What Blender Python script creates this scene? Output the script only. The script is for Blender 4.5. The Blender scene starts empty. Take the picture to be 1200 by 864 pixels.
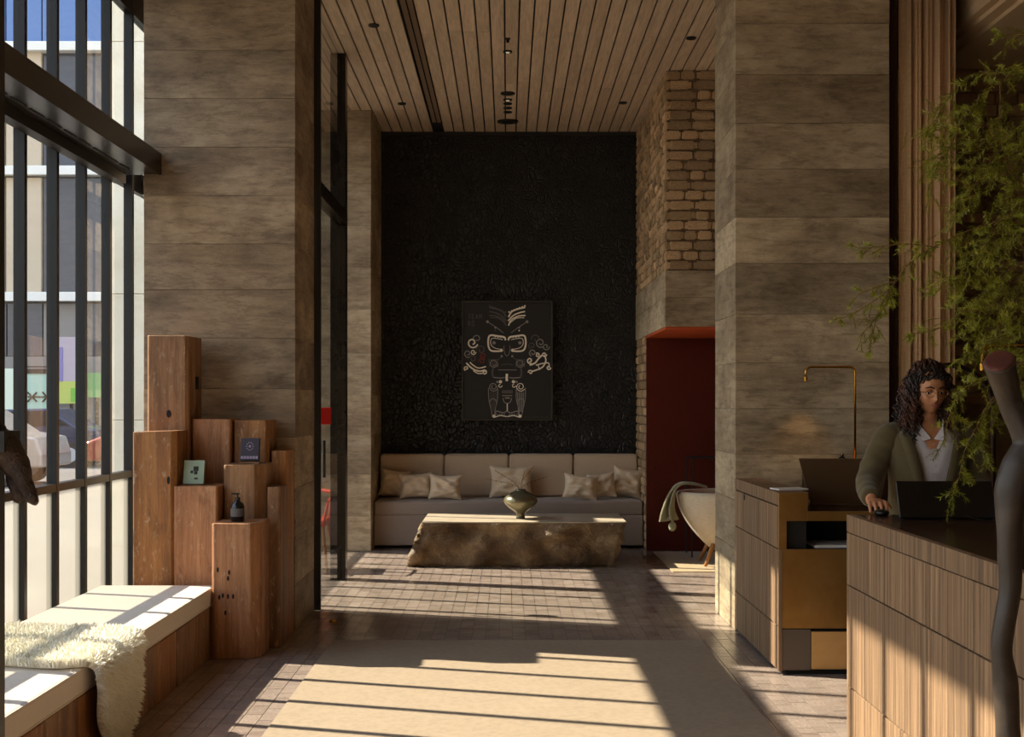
import bpy, bmesh, math, random
from mathutils import Vector, Matrix, Euler, noise
R = random.Random(7)
SC = bpy.context.scene
COL = SC.collection
PI = math.pi
F = 1500.0
CX, CY, CH = 595.0, 471.0, 1.5

# ------------------------------------------------------------------ camera
cam = bpy.data.objects.new('camera', bpy.data.cameras.new('camera')); COL.objects.link(cam)
cam.location = (0, 0, CH); cam.rotation_euler = (PI/2, 0, 0)
cam.data.sensor_width = 36; cam.data.lens = F/1200*36
cam.data.shift_x = 5/1200; cam.data.shift_y = 39/1200
cam.data.clip_end = 300; cam.data.clip_start = 0.05
SC.camera = cam
# ------------------------------------------------------------------ sky, sun, exposure
w = bpy.data.worlds.new('sky'); SC.world = w; w.use_nodes = True
nt = w.node_tree; nt.nodes.clear()
wo = nt.nodes.new('ShaderNodeOutputWorld'); bg = nt.nodes.new('ShaderNodeBackground')
tc = nt.nodes.new('ShaderNodeTexCoord'); sp = nt.nodes.new('ShaderNodeSeparateXYZ'); cr = nt.nodes.new('ShaderNodeValToRGB')
cr.color_ramp.elements[0].position = 0.0; cr.color_ramp.elements[0].color = (0.92, 0.88, 0.80, 1)
cr.color_ramp.elements[1].position = 0.6; cr.color_ramp.elements[1].color = (0.55, 0.70, 0.95, 1)
nt.links.new(tc.outputs['Generated'], sp.inputs[0]); nt.links.new(sp.outputs['Z'], cr.inputs[0])
nt.links.new(cr.outputs[0], bg.inputs[0]); nt.links.new(bg.outputs[0], wo.inputs[0])
bg.inputs[1].default_value = 5.0
sl = bpy.data.lights.new('sun', 'SUN'); sl.energy = 23.0; sl.angle = math.radians(0.6); sl.color = (1.0, 0.885, 0.72)
so = bpy.data.objects.new('sun', sl); COL.objects.link(so); so.location = (-12, 14, 12)
so.rotation_euler = Vector((1.0, -0.30, -0.878)).to_track_quat('-Z', 'Y').to_euler()
vs = SC.view_settings
SC.display_settings.display_device = 'sRGB'
vs.view_transform = 'Standard'; vs.look = 'None'; vs.gamma = 1.0; vs.use_curve_mapping = False
vs.exposure = -0.70
SC.cycles.max_bounces = 8; SC.cycles.diffuse_bounces = 5; SC.cycles.transparent_max_bounces = 16
SC.cycles.sample_clamp_indirect = 6.0; SC.cycles.caustics_reflective = False; SC.cycles.caustics_refractive = False

def P(x, y, Y):                       # photograph point at depth Y -> world
    return Vector(((x-CX)*Y/F, Y, CH-(y-CY)*Y/F))

# ------------------------------------------------------------------ object helpers
def tag(o, label=None, cat=None, group=None, kind=None):
    if label: o['label'] = label
    if cat: o['category'] = cat
    if group: o['group'] = group
    if kind: o['kind'] = kind
    return o
def link(name, me, parent=None, mat=None):
    o = bpy.data.objects.new(name, me); COL.objects.link(o)
    if parent is not None: o.parent = parent
    if mat is not None:
        me.materials.clear(); me.materials.append(mat)
    return o
def thing(name, label, cat, loc=(0, 0, 0), rz=0, group=None):
    o = bpy.data.objects.new(name, None); COL.objects.link(o)
    o.location = loc; o.rotation_euler = (0, 0, rz); o.empty_display_size = .1
    return tag(o, label, cat, group)
def struct(name):
    o = bpy.data.objects.new(name, None); COL.objects.link(o); o['kind'] = 'structure'; return o
def bev(o, wd, seg=2):
    m = o.modifiers.new('b', 'BEVEL'); m.width = wd; m.segments = seg; m.limit_method = 'ANGLE'; return o
def smooth(o):
    for p in o.data.polygons: p.use_smooth = True
    return o

class MB:
    def __init__(s): s.v = []; s.f = []; s.fa = []
    def box(s, x0, x1, y0, y1, z0, z1, tone=0):
        b = len(s.v)
        s.v += [(x, y, z) for z in (z0, z1) for y in (y0, y1) for x in (x0, x1)]
        for q in ((0,2,3,1),(4,5,7,6),(0,1,5,4),(2,6,7,3),(0,4,6,2),(1,3,7,5)):
            s.f.append(tuple(b+i for i in q)); s.fa.append(tone)
        return s
    def obox(s, c, sx, sy, sz, M):
        b = len(s.v); c = Vector(c)
        for z in (-.5, .5):
            for y in (-.5, .5):
                for x in (-.5, .5): s.v.append(tuple(c + M @ Vector((x*sx, y*sy, z*sz))))
        for q in ((0,2,3,1),(4,5,7,6),(0,1,5,4),(2,6,7,3),(0,4,6,2),(1,3,7,5)):
            s.f.append(tuple(b+i for i in q)); s.fa.append(0)
        return s
    def prism(s, pts, z0, z1):            # footprint in xy (ccw), extruded in z
        b = len(s.v); n = len(pts)
        s.v += [(x, y, z0) for x, y in pts] + [(x, y, z1) for x, y in pts]
        s.f.append(tuple(b+i for i in reversed(range(n)))); s.f.append(tuple(b+n+i for i in range(n))); s.fa += [0, 0]
        for i in range(n):
            j = (i+1) % n; s.f.append((b+i, b+j, b+n+j, b+n+i)); s.fa.append(0)
        return s
    def loft(s, rings, cap=True, closed=True, tone=0):
        b = len(s.v); n = len(rings[0])
        for r in rings: s.v += [tuple(p) for p in r]
        m = n if closed else n-1
        for k in range(len(rings)-1):
            for i in range(m):
                j = (i+1) % n
                s.f.append((b+k*n+i, b+k*n+j, b+(k+1)*n+j, b+(k+1)*n+i)); s.fa.append(tone)
        if cap and closed:
            s.f.append(tuple(b+i for i in reversed(range(n)))); s.fa.append(tone)
            k = len(rings)-1; s.f.append(tuple(b+k*n+i for i in range(n))); s.fa.append(tone)
        return s
    def tube(s, pts, rad, n=8, flat=None, tone=0):
        pts = [Vector(p) for p in pts]
        if not hasattr(rad, '__len__'): rad = [rad]*len(pts)
        up = None; rings = []
        for i, p in enumerate(pts):
            d = (pts[min(i+1, len(pts)-1)] - pts[max(i-1, 0)])
            if d.length < 1e-9: d = Vector((0, 0, 1))
            d.normalize()
            if up is None:
                up = Vector((0, 1, 0)) if abs(d.y) < .9 else Vector((1, 0, 0))
            a = up - d*up.dot(d); a.normalize(); bb = d.cross(a); up = a
            rings.append([p + (a*math.cos(t)*(flat or 1) + bb*math.sin(t))*rad[i] for t in [2*PI*k/n for k in range(n)]])
        return s.loft(rings, tone=tone)
    def lathe(s, prof, c=(0, 0, 0), n=20, sx=1, sy=1):
        c = Vector(c)
        return s.loft([[c + Vector((r*sx*math.cos(2*PI*k/n), r*sy*math.sin(2*PI*k/n), z)) for k in range(n)] for r, z in prof])
    def ball(s, c, rx, ry, rz, n=12, m=8, M=None):
        c = Vector(c); rings = []
        for k in range(m+1):
            t = PI*(k/m)*.98+PI*.01
            ring = []
            for i in range(n):
                a = 2*PI*i/n; q = Vector((rx*math.sin(t)*math.cos(a), ry*math.sin(t)*math.sin(a), -rz*math.cos(t)))
                ring.append(c + (M @ q if M else q))
            rings.append(ring)
        return s.loft(rings)
    def tri(s, a, b_, c, tone=0):
        b = len(s.v); s.v += [tuple(a), tuple(b_), tuple(c)]; s.f.append((b, b+1, b+2)); s.fa.append(tone); return s
    def mesh(s, name, mat=None, sm=False, tone=False):
        me = bpy.data.meshes.new(name); me.from_pydata(s.v, [], s.f); me.update()
        if mat: me.materials.append(mat)
        if sm: me.polygons.foreach_set('use_smooth', [True]*len(me.polygons))
        if tone:
            at = me.attributes.new('tone', 'FLOAT', 'FACE'); at.data.foreach_set('value', s.fa)
        return me
    def build(s, name, mat=None, parent=None, sm=False, tone=False):
        return link(name, s.mesh(name, mat, sm, tone), parent)
def sub(o, n=1):
    m = o.modifiers.new('s', 'SUBSURF'); m.levels = n; m.render_levels = n; return o
def catmull(pts, k=6):
    pts = [Vector(p) for p in pts]; out = []
    for i in range(len(pts)-1):
        a = pts[max(i-1, 0)]; b = pts[i]; c = pts[i+1]; d = pts[min(i+2, len(pts)-1)]
        for j in range(k):
            t = j/k
            out.append(.5*((2*b)+(c-a)*t+(2*a-5*b+4*c-d)*t*t+(-a+3*b-3*c+d)*t**3))
    out.append(pts[-1]); return out
def interp(vals, k):
    out = []
    for i in range(len(vals)-1):
        for j in range(k): out.append(vals[i]+(vals[i+1]-vals[i])*j/k)
    out.append(vals[-1]); return out

# ------------------------------------------------------------------ materials
def lin(r, g, b):
    f = lambda c: (c/255/12.92) if c/255 <= .04045 else ((c/255+.055)/1.055)**2.4
    return (f(r), f(g), f(b), 1)
def newmat(name):
    m = bpy.data.materials.new(name); m.use_nodes = True
    n = m.node_tree; b = n.nodes['Principled BSDF']; return m, n, b
def plain(name, col, rough=.5, metal=0, spec=.5, emit=None, es=1):
    m, n, b = newmat(name)
    b.inputs['Base Color'].default_value = col; b.inputs['Roughness'].default_value = rough
    b.inputs['Metallic'].default_value = metal; b.inputs['Specular IOR Level'].default_value = spec
    if emit: b.inputs['Emission Color'].default_value = emit; b.inputs['Emission Strength'].default_value = es
    return m
def nd(n, t, **k):
    x = n.nodes.new(t)
    for a, v in k.items(): setattr(x, a, v)
    return x
def coords(n, scale=(1, 1, 1), rnd=True):
    t = nd(n, 'ShaderNodeTexCoord'); mp = nd(n, 'ShaderNodeMapping'); mp.inputs['Scale'].default_value = scale
    n.links.new(t.outputs['Object'], mp.inputs['Vector'])
    if rnd:
        oi = nd(n, 'ShaderNodeObjectInfo'); mu = nd(n, 'ShaderNodeMath', operation='MULTIPLY'); mu.inputs[1].default_value = 37.0
        n.links.new(oi.outputs['Random'], mu.inputs[0]); cb = nd(n, 'ShaderNodeCombineXYZ')
        for i in range(3): n.links.new(mu.outputs[0], cb.inputs[i])
        n.links.new(cb.outputs[0], mp.inputs['Location'])
    return mp.outputs[0]
def noi(n, vec, sc, det=6, rough=.6, dist=0):
    x = nd(n, 'ShaderNodeTexNoise'); x.inputs['Scale'].default_value = sc; x.inputs['Detail'].default_value = det
    x.inputs['Roughness'].default_value = rough; x.inputs['Distortion'].default_value = dist
    n.links.new(vec, x.inputs['Vector']); return x.outputs['Fac']
def ramp(n, fac, stops):
    r = nd(n, 'ShaderNodeValToRGB'); e = r.color_ramp.elements
    while len(e) < len(stops): e.new(.5)
    for i, (p, c) in enumerate(stops): e[i].position = p; e[i].color = c
    n.links.new(fac, r.inputs[0]); return r.outputs[0]
def mixc(n, a, b, fac, mode='MIX'):
    m = nd(n, 'ShaderNodeMix', data_type='RGBA', blend_type=mode)
    if hasattr(fac, 'links'): n.links.new(fac, m.inputs[0])
    else: m.inputs[0].default_value = fac
    for i, v in ((6, a), (7, b)):
        if hasattr(v, 'links'): n.links.new(v, m.inputs[i])
        else: m.inputs[i].default_value = v
    return m.outputs[2]
def bump(n, b, h, st=.3, dist=.01):
    x = nd(n, 'ShaderNodeBump'); x.inputs['Strength'].default_value = st; x.inputs['Distance'].default_value = dist
    n.links.new(h, x.inputs['Height']); n.links.new(x.outputs[0], b.inputs['Normal']); return x
def vary(n, col, amt, attr=False):
    """value variation by object (or by the 'tone' attribute)"""
    hs = nd(n, 'ShaderNodeHueSaturation'); mr = nd(n, 'ShaderNodeMapRange')
    mr.inputs[3].default_value = 1-amt; mr.inputs[4].default_value = 1+amt
    if attr:
        a = nd(n, 'ShaderNodeAttribute', attribute_name='tone'); n.links.new(a.outputs['Fac'], mr.inputs[0])
    else:
        a = nd(n, 'ShaderNodeObjectInfo'); n.links.new(a.outputs['Random'], mr.inputs[0])
    n.links.new(mr.outputs[0], hs.inputs['Value']); n.links.new(col, hs.inputs['Color']); return hs.outputs[0]

def wood(name, c1, c2, c3, axis='z', scale=1, rough=.55, amt=.15, bst=.25, attr=False, coat=0, dist=.6, ln=.9):
    m, n, b = newmat(name)
    s = {'z': (14, 14, ln), 'y': (14, ln, 14), 'x': (ln, 14, 14)}[axis]
    v = coords(n, tuple(a*scale for a in s))
    n1 = noi(n, v, 1.0, 8, .62, dist); n2 = noi(n, v, 6.0, 4, .7)
    c = ramp(n, n1, [(.28, c1), (.5, c2), (.72, c3)])
    c = mixc(n, c, ramp(n, n2, [(.35, (.45, .45, .45, 1)), (.6, (1, 1, 1, 1))]), .45, 'MULTIPLY')
    c = vary(n, c, amt, attr)
    n.links.new(c, b.inputs['Base Color']); b.inputs['Roughness'].default_value = rough
    bump(n, b, n2, bst, .004); b.inputs['Coat Weight'].default_value = coat
    return m
def concrete(name, base, dark, light, amt=.16):
    m, n, b = newmat(name)
    v = coords(n, (1, 1, 1.6)); vg = coords(n, (3.2, 3.2, 24))
    n1 = noi(n, v, 2.2, 8, .65, .3); n2 = noi(n, vg, 1.2, 7, .75, .25); n3 = noi(n, v, 60, 3, .6); n4 = noi(n, v, .9, 3, .5)
    c = ramp(n, n1, [(.3, dark), (.5, base), (.72, light)])
    c = mixc(n, c, ramp(n, n2, [(.32, (.55, .53, .50, 1)), (.56, (1, 1, 1, 1))]), .5, 'MULTIPLY')
    c = mixc(n, c, ramp(n, n4, [(.38, (.55, .50, .45, 1)), (.58, (1, 1, 1, 1))]), .65, 'MULTIPLY')
    n5 = noi(n, coords(n, (1.6, 1.6, 7)), 3.0, 9, .78, .35); c = mixc(n, c, ramp(n, n5, [(.40, (.5, .46, .42, 1)), (.5, (1, 1, 1, 1)), (.62, (1.18, 1.16, 1.12, 1))]), .6, 'MULTIPLY')
    c = vary(n, c, amt)
    n.links.new(c, b.inputs['Base Color']); b.inputs['Roughness'].default_value = .72
    ad = nd(n, 'ShaderNodeMath', operation='ADD'); n.links.new(n2, ad.inputs[0]); n.links.new(n3, ad.inputs[1])
    bump(n, b, ad.outputs[0], .5, .006); return m
def fabric(name, col, col2, sc=260, bst=.4, rough=.9, sheen=.3):
    m, n, b = newmat(name)
    v = coords(n, (1, 1, 1)); n1 = noi(n, v, 4, 4); n2 = noi(n, v, sc, 2)
    va = coords(n, (1, 1, 8), False); n3 = noi(n, va, sc*.25, 2)
    c = mixc(n, col, col2, n1); c = mixc(n, c, ramp(n, n3, [(.3, (.7, .7, .7, 1)), (.6, (1, 1, 1, 1))]), .5, 'MULTIPLY')
    n.links.new(c, b.inputs['Base Color']); b.inputs['Roughness'].default_value = rough
    b.inputs['Sheen Weight'].default_value = sheen; b.inputs['Specular IOR Level'].default_value = .2
    bump(n, b, n2, bst, .002); return m
def mottled(name, c1, c2, c3, sc=3, rough=.6, bst=.4, metal=0, dist=.01, amt=.0, attr=False, det=8, spec=.5):
    m, n, b = newmat(name)
    v = coords(n, (1, 1, 1)); n1 = noi(n, v, sc, det, .62, .4); n2 = noi(n, v, sc*12, 5, .6)
    c = ramp(n, n1, [(.3, c1), (.5, c2), (.7, c3)])
    if amt: c = vary(n, c, amt, attr)
    n.links.new(c, b.inputs['Base Color']); b.inputs['Roughness'].default_value = rough; b.inputs['Metallic'].default_value = metal
    b.inputs['Specular IOR Level'].default_value = spec
    bump(n, b, n2, bst, dist); return m

M = {}
M['conc'] = concrete('board_formed_concrete', lin(178, 160, 132), lin(136, 120, 98), lin(204, 188, 160))
M['conc_dark'] = concrete('board_formed_concrete_warm', lin(168, 148, 122), lin(124, 108, 88), lin(200, 180, 150))
M['conc_pale'] = mottled('pale_concrete', lin(222, 206, 178), lin(236, 224, 198), lin(244, 234, 212), 1.4, .8, .2)
M['ceil'] = wood('pale_ceiling_board', lin(204, 180, 152), lin(216, 192, 164), lin(226, 204, 176), 'y', .6, .6, .1, .1)
M['black'] = plain('black_paint', lin(26, 24, 22), .5)
M['void'] = plain('dark_void', lin(18, 16, 14), .8)
M['steel'] = mottled('dark_steel', lin(38, 33, 29), lin(44, 39, 34), lin(50, 44, 38), 3, .27, .04, .5)
M['alu'] = plain('dark_mullion_paint', lin(17, 16, 17), .4, 0, .3)
M['desk'] = wood('desk_oak', lin(72, 52, 36), lin(138, 108, 78), lin(176, 144, 108), 'z', 4.2, .6, .14, .9, dist=.03, ln=.22)
M['top'] = wood('dark_counter_wood', lin(52, 34, 24), lin(64, 42, 30), lin(76, 52, 38), 'x', .8, .22, .03, .08)
TW = [(lin(112, 78, 50), lin(150, 108, 72), lin(176, 136, 96)), (lin(134, 86, 54), lin(176, 122, 82), lin(200, 150, 110)), (lin(122, 76, 38), lin(160, 106, 56), lin(186, 132, 76))]
def old_timber(name, t, axis='z'):
    m = wood(name, t[0], t[1], t[2], axis, .9, .62, .12, .6); n = m.node_tree; b = n.nodes['Principled BSDF']
    src = b.inputs['Base Color'].links[0].from_socket; v = coords(n, (3, 3, 1.2)); v2 = coords(n, (26, 26, 9))
    c = mixc(n, src, ramp(n, noi(n, v, 2.4, 8, .7, 1), [(.32, (.42, .36, .30, 1)), (.52, (1, 1, 1, 1))]), .7, 'MULTIPLY')
    k = ramp(n, noi(n, v2, 1.5, 6, .75, .4), [(.57, (0, 0, 0, 1)), (.66, (1, 1, 1, 1))])
    f = nd(n, 'ShaderNodeMath', operation='MULTIPLY'); f.inputs[1].default_value = .45; n.links.new(k, f.inputs[0])
    c = mixc(n, c, lin(206, 180, 150), f.outputs[0]); n.links.new(c, b.inputs['Base Color']); return m
for i, t in enumerate(TW): M['timber%d' % i] = old_timber('old_timber_%s' % 'abc'[i], t)
M['timber_y'] = wood('old_timber_beam', lin(126, 74, 38), lin(156, 98, 54), lin(178, 120, 72), 'y', .5, .6, .15, .5)
M['brick'] = mottled('sandy_brick', lin(176, 144, 108), lin(200, 168, 128), lin(216, 190, 152), 9, .85, .8, 0, .006, .3, True, 6)
M['brick_dark'] = mottled('brown_brick', lin(118, 88, 64), lin(140, 108, 80), lin(160, 128, 98), 9, .85, .8, 0, .006, .3, True, 6)
M['mortar'] = mottled('mortar', lin(104, 84, 62), lin(118, 96, 70), lin(130, 108, 80), 12, .9, .5)
M['red'] = fabric('rust_red_wall', lin(88, 30, 14), lin(96, 34, 16), 90, .8, .85, .1)
M['tile'] = mottled('grey_floor_tile', lin(136, 120, 110), lin(150, 135, 124), lin(162, 148, 138), 6, .18, .15, 0, .002, .10, True)
M['grout'] = plain('grout', lin(70, 58, 50), .8)
M['rug'] = fabric('flat_woven_rug', lin(160, 143, 121), lin(150, 133, 111), 120, .6, .95, .05)
M['linen'] = fabric('linen_cushion', lin(212, 190, 164), lin(198, 176, 150), 200, .5)
M['linen_grey'] = fabric('linen_sofa_base', lin(164, 148, 136), lin(152, 136, 124), 160, .6)
M['pillow'] = fabric('pillow_linen', lin(236, 216, 188), lin(224, 202, 172), 200, .5)
M['bench_fab'] = fabric('bench_upholstery', lin(226, 212, 196), lin(218, 204, 188), 300, .2)
M['fleece'] = plain('fleece_wool', lin(250, 246, 232), .9, 0, .2)
M['stone'] = mottled('rough_stone', lin(66, 50, 34), lin(122, 98, 68), lin(180, 154, 116), 3.4, .5, 1.0, 0, .03, 0)
M['stone_top'] = mottled('honed_stone', lin(170, 156, 134), lin(184, 170, 148), lin(198, 184, 164), 5, .35, .05)
M['brass'] = mottled('aged_brass', lin(146, 108, 56), lin(160, 120, 64), lin(172, 134, 78), 4, .36, .05, .75)
M['brass_pale'] = mottled('pale_brass', lin(188, 148, 92), lin(200, 160, 104), lin(210, 172, 116), 4, .45, .05, .6)
M['brass_pipe'] = plain('brass_pipe', lin(204, 150, 66), .25, 1)
M['greymetal'] = plain('grey_panel', lin(96, 84, 74), .45, .3)
M['laptop'] = plain('dark_bronze_lid', lin(104, 78, 54), .4, .3)
M['screen_black'] = plain('black_plastic', lin(14, 13, 13), .3, 0, .4)
M['white'] = plain('white_paper', lin(226, 222, 216), .6)
M['greyp'] = plain('light_grey_plastic', lin(170, 172, 176), .4)
M['dbrown'] = plain('dark_bronze_tube', lin(44, 28, 20), .3, .5)
M['statue'] = mottled('dark_waxed_wood', lin(40, 32, 26), lin(54, 45, 38), lin(76, 64, 54), 4, .45, .15, .1)
M['statue_cut'] = mottled('reddish_cut_wood', lin(66, 30, 20), lin(88, 42, 28), lin(100, 50, 34), 8, .6, .2)
M['horn'] = mottled('carved_dark_wood', lin(34, 22, 14), lin(52, 34, 22), lin(78, 54, 34), 9, .45, .8, 0, .01)
M['leaf'] = mottled('needle_foliage', lin(118, 126, 26), lin(146, 150, 38), lin(172, 168, 58), 12, .6, .1, 0, .001, .3, True)
M['twig'] = plain('twig_bark', lin(126, 92, 56), .8)
M['skin'] = mottled('skin', lin(186, 128, 92), lin(196, 138, 100), lin(204, 146, 108), 14, .5, .08, 0, .001)
M['hair'] = mottled('dark_curly_hair', lin(24, 15, 11), lin(40, 24, 16), lin(92, 48, 26), 6, .4, .3)
M['jacket'] = fabric('olive_wool_jacket', lin(96, 84, 58), lin(84, 74, 50), 240, .5, .9, .2)
M['shirt'] = fabric('white_cotton_shirt', lin(222, 216, 220), lin(208, 204, 210), 300, .2)
M['trouser'] = fabric('black_trousers', lin(30, 28, 28), lin(26, 24, 24), 240, .3)
M['eye'] = plain('eye_white', lin(220, 212, 204), .3); M['iris'] = plain('iris', lin(40, 24, 14), .2)
M['lip'] = plain('lips', lin(156, 84, 72), .45)
M['vase'] = plain('olive_glazed_ceramic', lin(112, 106, 82), .24, .4)
M['boucle'] = fabric('white_boucle', lin(222, 208, 184), lin(208, 194, 168), 90, 1.0)
M['throw'] = fabric('sage_throw', lin(168, 166, 136), lin(136, 136, 110), 60, .8)
M['leg'] = wood('chair_leg_oak', lin(160, 106, 60), lin(180, 124, 72), lin(196, 140, 86), 'z', 2, .5)
M['redpaint'] = plain('red_lacquer', lin(196, 66, 44), .3)
M['alarm'] = plain('alarm_red', lin(214, 26, 28), .35)
M['curtain'] = fabric('heavy_woven_curtain', lin(222, 188, 148), lin(198, 162, 122), 70, 1.2, .95)
M['book_green'] = plain('pale_green_cover', lin(150, 170, 148), .5); M['book_dark'] = plain('dark_blue_cover', lin(48, 44, 58), .45)
M['bottle'] = plain('black_bottle', lin(18, 17, 18), .2); M['blabel'] = plain('grey_bottle_label', lin(78, 76, 80), .5)
M['lilac'] = plain('lilac_print', lin(160, 146, 170), .6)
M['charcoal_ink'] = plain('ink', lin(36, 36, 34), .6)
# glass
def glass(name, tint, refl=.09, frost=0):
    m = bpy.data.materials.new(name); m.use_nodes = True; n = m.node_tree; n.nodes.clear()
    o = nd(n, 'ShaderNodeOutputMaterial'); mx = nd(n, 'ShaderNodeMixShader'); g = nd(n, 'ShaderNodeBsdfGlossy')
    g.inputs['Roughness'].default_value = .02
    if frost:
        v = coords(n, (1, 1, 1), False); t0 = nd(n, 'ShaderNodeBsdfTranslucent'); t0.inputs[0].default_value = tint
        t1 = nd(n, 'ShaderNodeBsdfDiffuse'); t1.inputs[0].default_value = tint
        tx = nd(n, 'ShaderNodeMixShader'); tx.inputs[0].default_value = .25; n.links.new(t0.outputs[0], tx.inputs[1]); n.links.new(t1.outputs[0], tx.inputs[2])
        tp_ = nd(n, 'ShaderNodeBsdfTransparent'); tp_.inputs[0].default_value = (.95, .96, .93, 1); t = nd(n, 'ShaderNodeMixShader'); t.inputs[0].default_value = .72; n.links.new(tx.outputs[0], t.inputs[1]); n.links.new(tp_.outputs[0], t.inputs[2])
        g.inputs['Roughness'].default_value = .3
    else:
        t = nd(n, 'ShaderNodeBsdfTransparent'); t.inputs[0].default_value = tint
    fr = nd(n, 'ShaderNodeFresnel'); fr.inputs[0].default_value = 1.4
    gm = nd(n, 'ShaderNodeNewGeometry'); iv = nd(n, 'ShaderNodeMath', operation='SUBTRACT'); iv.inputs[0].default_value = 1; n.links.new(gm.outputs['Backfacing'], iv.inputs[1])
    mu = nd(n, 'ShaderNodeMath', operation='MULTIPLY'); n.links.new(fr.outputs[0], mu.inputs[0]); n.links.new(iv.outputs[0], mu.inputs[1])
    n.links.new(mu.outputs[0], mx.inputs[0]); n.links.new(t.outputs[0], mx.inputs[1]); n.links.new(g.outputs[0], mx.inputs[2])
    n.links.new(mx.outputs[0], o.inputs[0]); return m
M['glass'] = glass('clear_glass', (.96, .97, .96, 1)); M['frost'] = glass('frosted_glass', (.46, .44, .38, 1), frost=1)
def charred():
    m, n, b = newmat('charred_black_timber'); v = coords(n, (1, 1, .8), False)
    n0 = nd(n, 'ShaderNodeTexNoise'); n0.inputs['Scale'].default_value = 3; n.links.new(v, n0.inputs['Vector'])
    va = nd(n, 'ShaderNodeVectorMath', operation='ADD'); n.links.new(v, va.inputs[0])
    sc = nd(n, 'ShaderNodeVectorMath', operation='SCALE'); sc.inputs['Scale'].default_value = .25; n.links.new(n0.outputs['Color'], sc.inputs[0]); n.links.new(sc.outputs[0], va.inputs[1])
    vo = nd(n, 'ShaderNodeTexVoronoi', feature='DISTANCE_TO_EDGE'); vo.inputs['Scale'].default_value = 24; n.links.new(va.outputs[0], vo.inputs['Vector'])
    r = ramp(n, vo.outputs['Distance'], [(0, (0, 0, 0, 1)), (.14, (1, 1, 1, 1))])
    c = mixc(n, lin(12, 11, 10), lin(26, 24, 23), r); n.links.new(c, b.inputs['Base Color'])
    b.inputs['Roughness'].default_value = .46; bump(n, b, r, 1.0, .007); return m
M['char'] = charred()

CEIL = 4.43
XW = -2.575                      # inner face of the window wall
YC0, YC1 = 8.38, 9.20            # columns front and back
YB = 13.9                        # black wall

# ================================================================== FLOOR
fl = struct('floor')
MB().box(-2.75, 6.1, -3, 14.2, -.12, -.004).build('slab', M['grout'], fl)
rug_x0, rug_x1, rug_y1 = -1.10, 1.215, 8.02
tw, g = .086, .0036
variants = []
for k in range(10):
    b = MB().box(-.5, .5, -.5, .5, -1, 0, k/9)
    variants.append(b.mesh('tile', M['tile'], False, True))
cand = []
ncol = int(5.2/tw)
for c in range(ncol):
    x = -2.55 + c*tw; y = 2.6 + R.random()*.1
    while y < 13.9:
        L = R.choice((.1, .1, .13, .172)); cand.append((x, y, L)); y += L
def visible(x, y):
    if y < 5.7: return False
    px = CX + x*F/y
    if px < 4 or px > 1196: return False
    if rug_x0-.05 < x < rug_x1 and y < rug_y1: return False
    if x < -1.70 or (x > 1.44 and (y > 7.0 or px > 985)): return False
    return True
cand.sort(key=lambda t: (0 if visible(t[0], t[1]) else 1, t[1]))
rest = MB()
for i, (x, y, L) in enumerate(cand):
    dz = -R.random()*.0012; t = R.random()
    if i < 300:
        o = link('tile', variants[int(t*9.99)], fl); o.location = (x+tw/2, y+L/2, dz); o.scale = (tw-g, L-g, .006)
    elif not (rug_x0 < x < rug_x1-tw and y < rug_y1-.2):
        rest.box(x+g/2, x+tw-g/2, y+g/2, y+L-g/2, -.007, dz, t)
tag(rest.build('tile_field', M['tile'], fl, False, True), kind='stuff')
MB().box(-2.55+ncol*tw, 6.1, -3, 14, -.01, -.001).build('plain_floor', M['tile'], fl)
MB().box(-2.55, -2.55+ncol*tw, -3, 2.6, -.01, -.001).build('plain_floor', M['tile'], fl)
rug = MB().box(rug_x0, rug_x1, 1.5, rug_y1, .0, .007).build('rug', M['rug']); bev(rug, .003, 1)
tag(rug, 'large flat beige rug crossed by window shadows in the aisle', 'rug')

# ================================================================== CEILING
ce = struct('ceiling')
MB().box(-2.75, 3.1, -3, 14.2, CEIL+.02, CEIL+.14).build('ceiling_deck', M['void'], ce)
pitch = .1118; x = -2.70; k = 0
pm = {}
vent_x0, vent_x1 = -.797, -.69
while x < 2.75:
    y = 8.3 + R.random()*.2
    w_ = pitch-.013
    if not (x+pitch > vent_x0+.02 and x < vent_x1-.02):
        a = y; 
        while a < YB:
            L = R.choice((1.8, 2.6, 3.4)); e = min(a+L, YB)
            if YB-e < .5: e = YB
            o = bev(MB().box(x, x+w_, a, e-.002, CEIL-.0, CEIL+.018).build('plank', M['ceil'], ce), .002, 1)
            a = e
    x += pitch
near = MB()
x = -2.70
while x < 3.1:
    near.box(x, x+pitch-.013, -3, 8.29, CEIL, CEIL+.018); x += pitch
tag(near.build('plank_field', M['ceil'], ce), kind='stuff')
# ceiling air grille
ve = thing('air_grille', 'long dark linear air grille between the pale ceiling planks', 'vent', ((vent_x0+vent_x1)/2, 11, CEIL))
f_ = MB(); h = (vent_x1-vent_x0)/2
for s in (-1, 0, 1): f_.box(s*h-.004-(.003 if s else 0), s*h+.004, -2.7, 2.44, -.006, .01)
f_.build('frame', M['steel'], ve)
f_ = MB(); yy = -2.69
while yy < 2.43:
    f_.box(-h+.008, -.006, yy, yy+.012, -.003, .008); f_.box(.006, h-.008, yy+.01, yy+.022, -.003, .008); yy += .032
tag(f_.build('slat', plain('grille_bronze', lin(150, 126, 104), .5), ve), kind='stuff')
MB().box(-h, h, -2.7, 2.44, .009, .016).build('backing', M['void'], ve)
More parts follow.
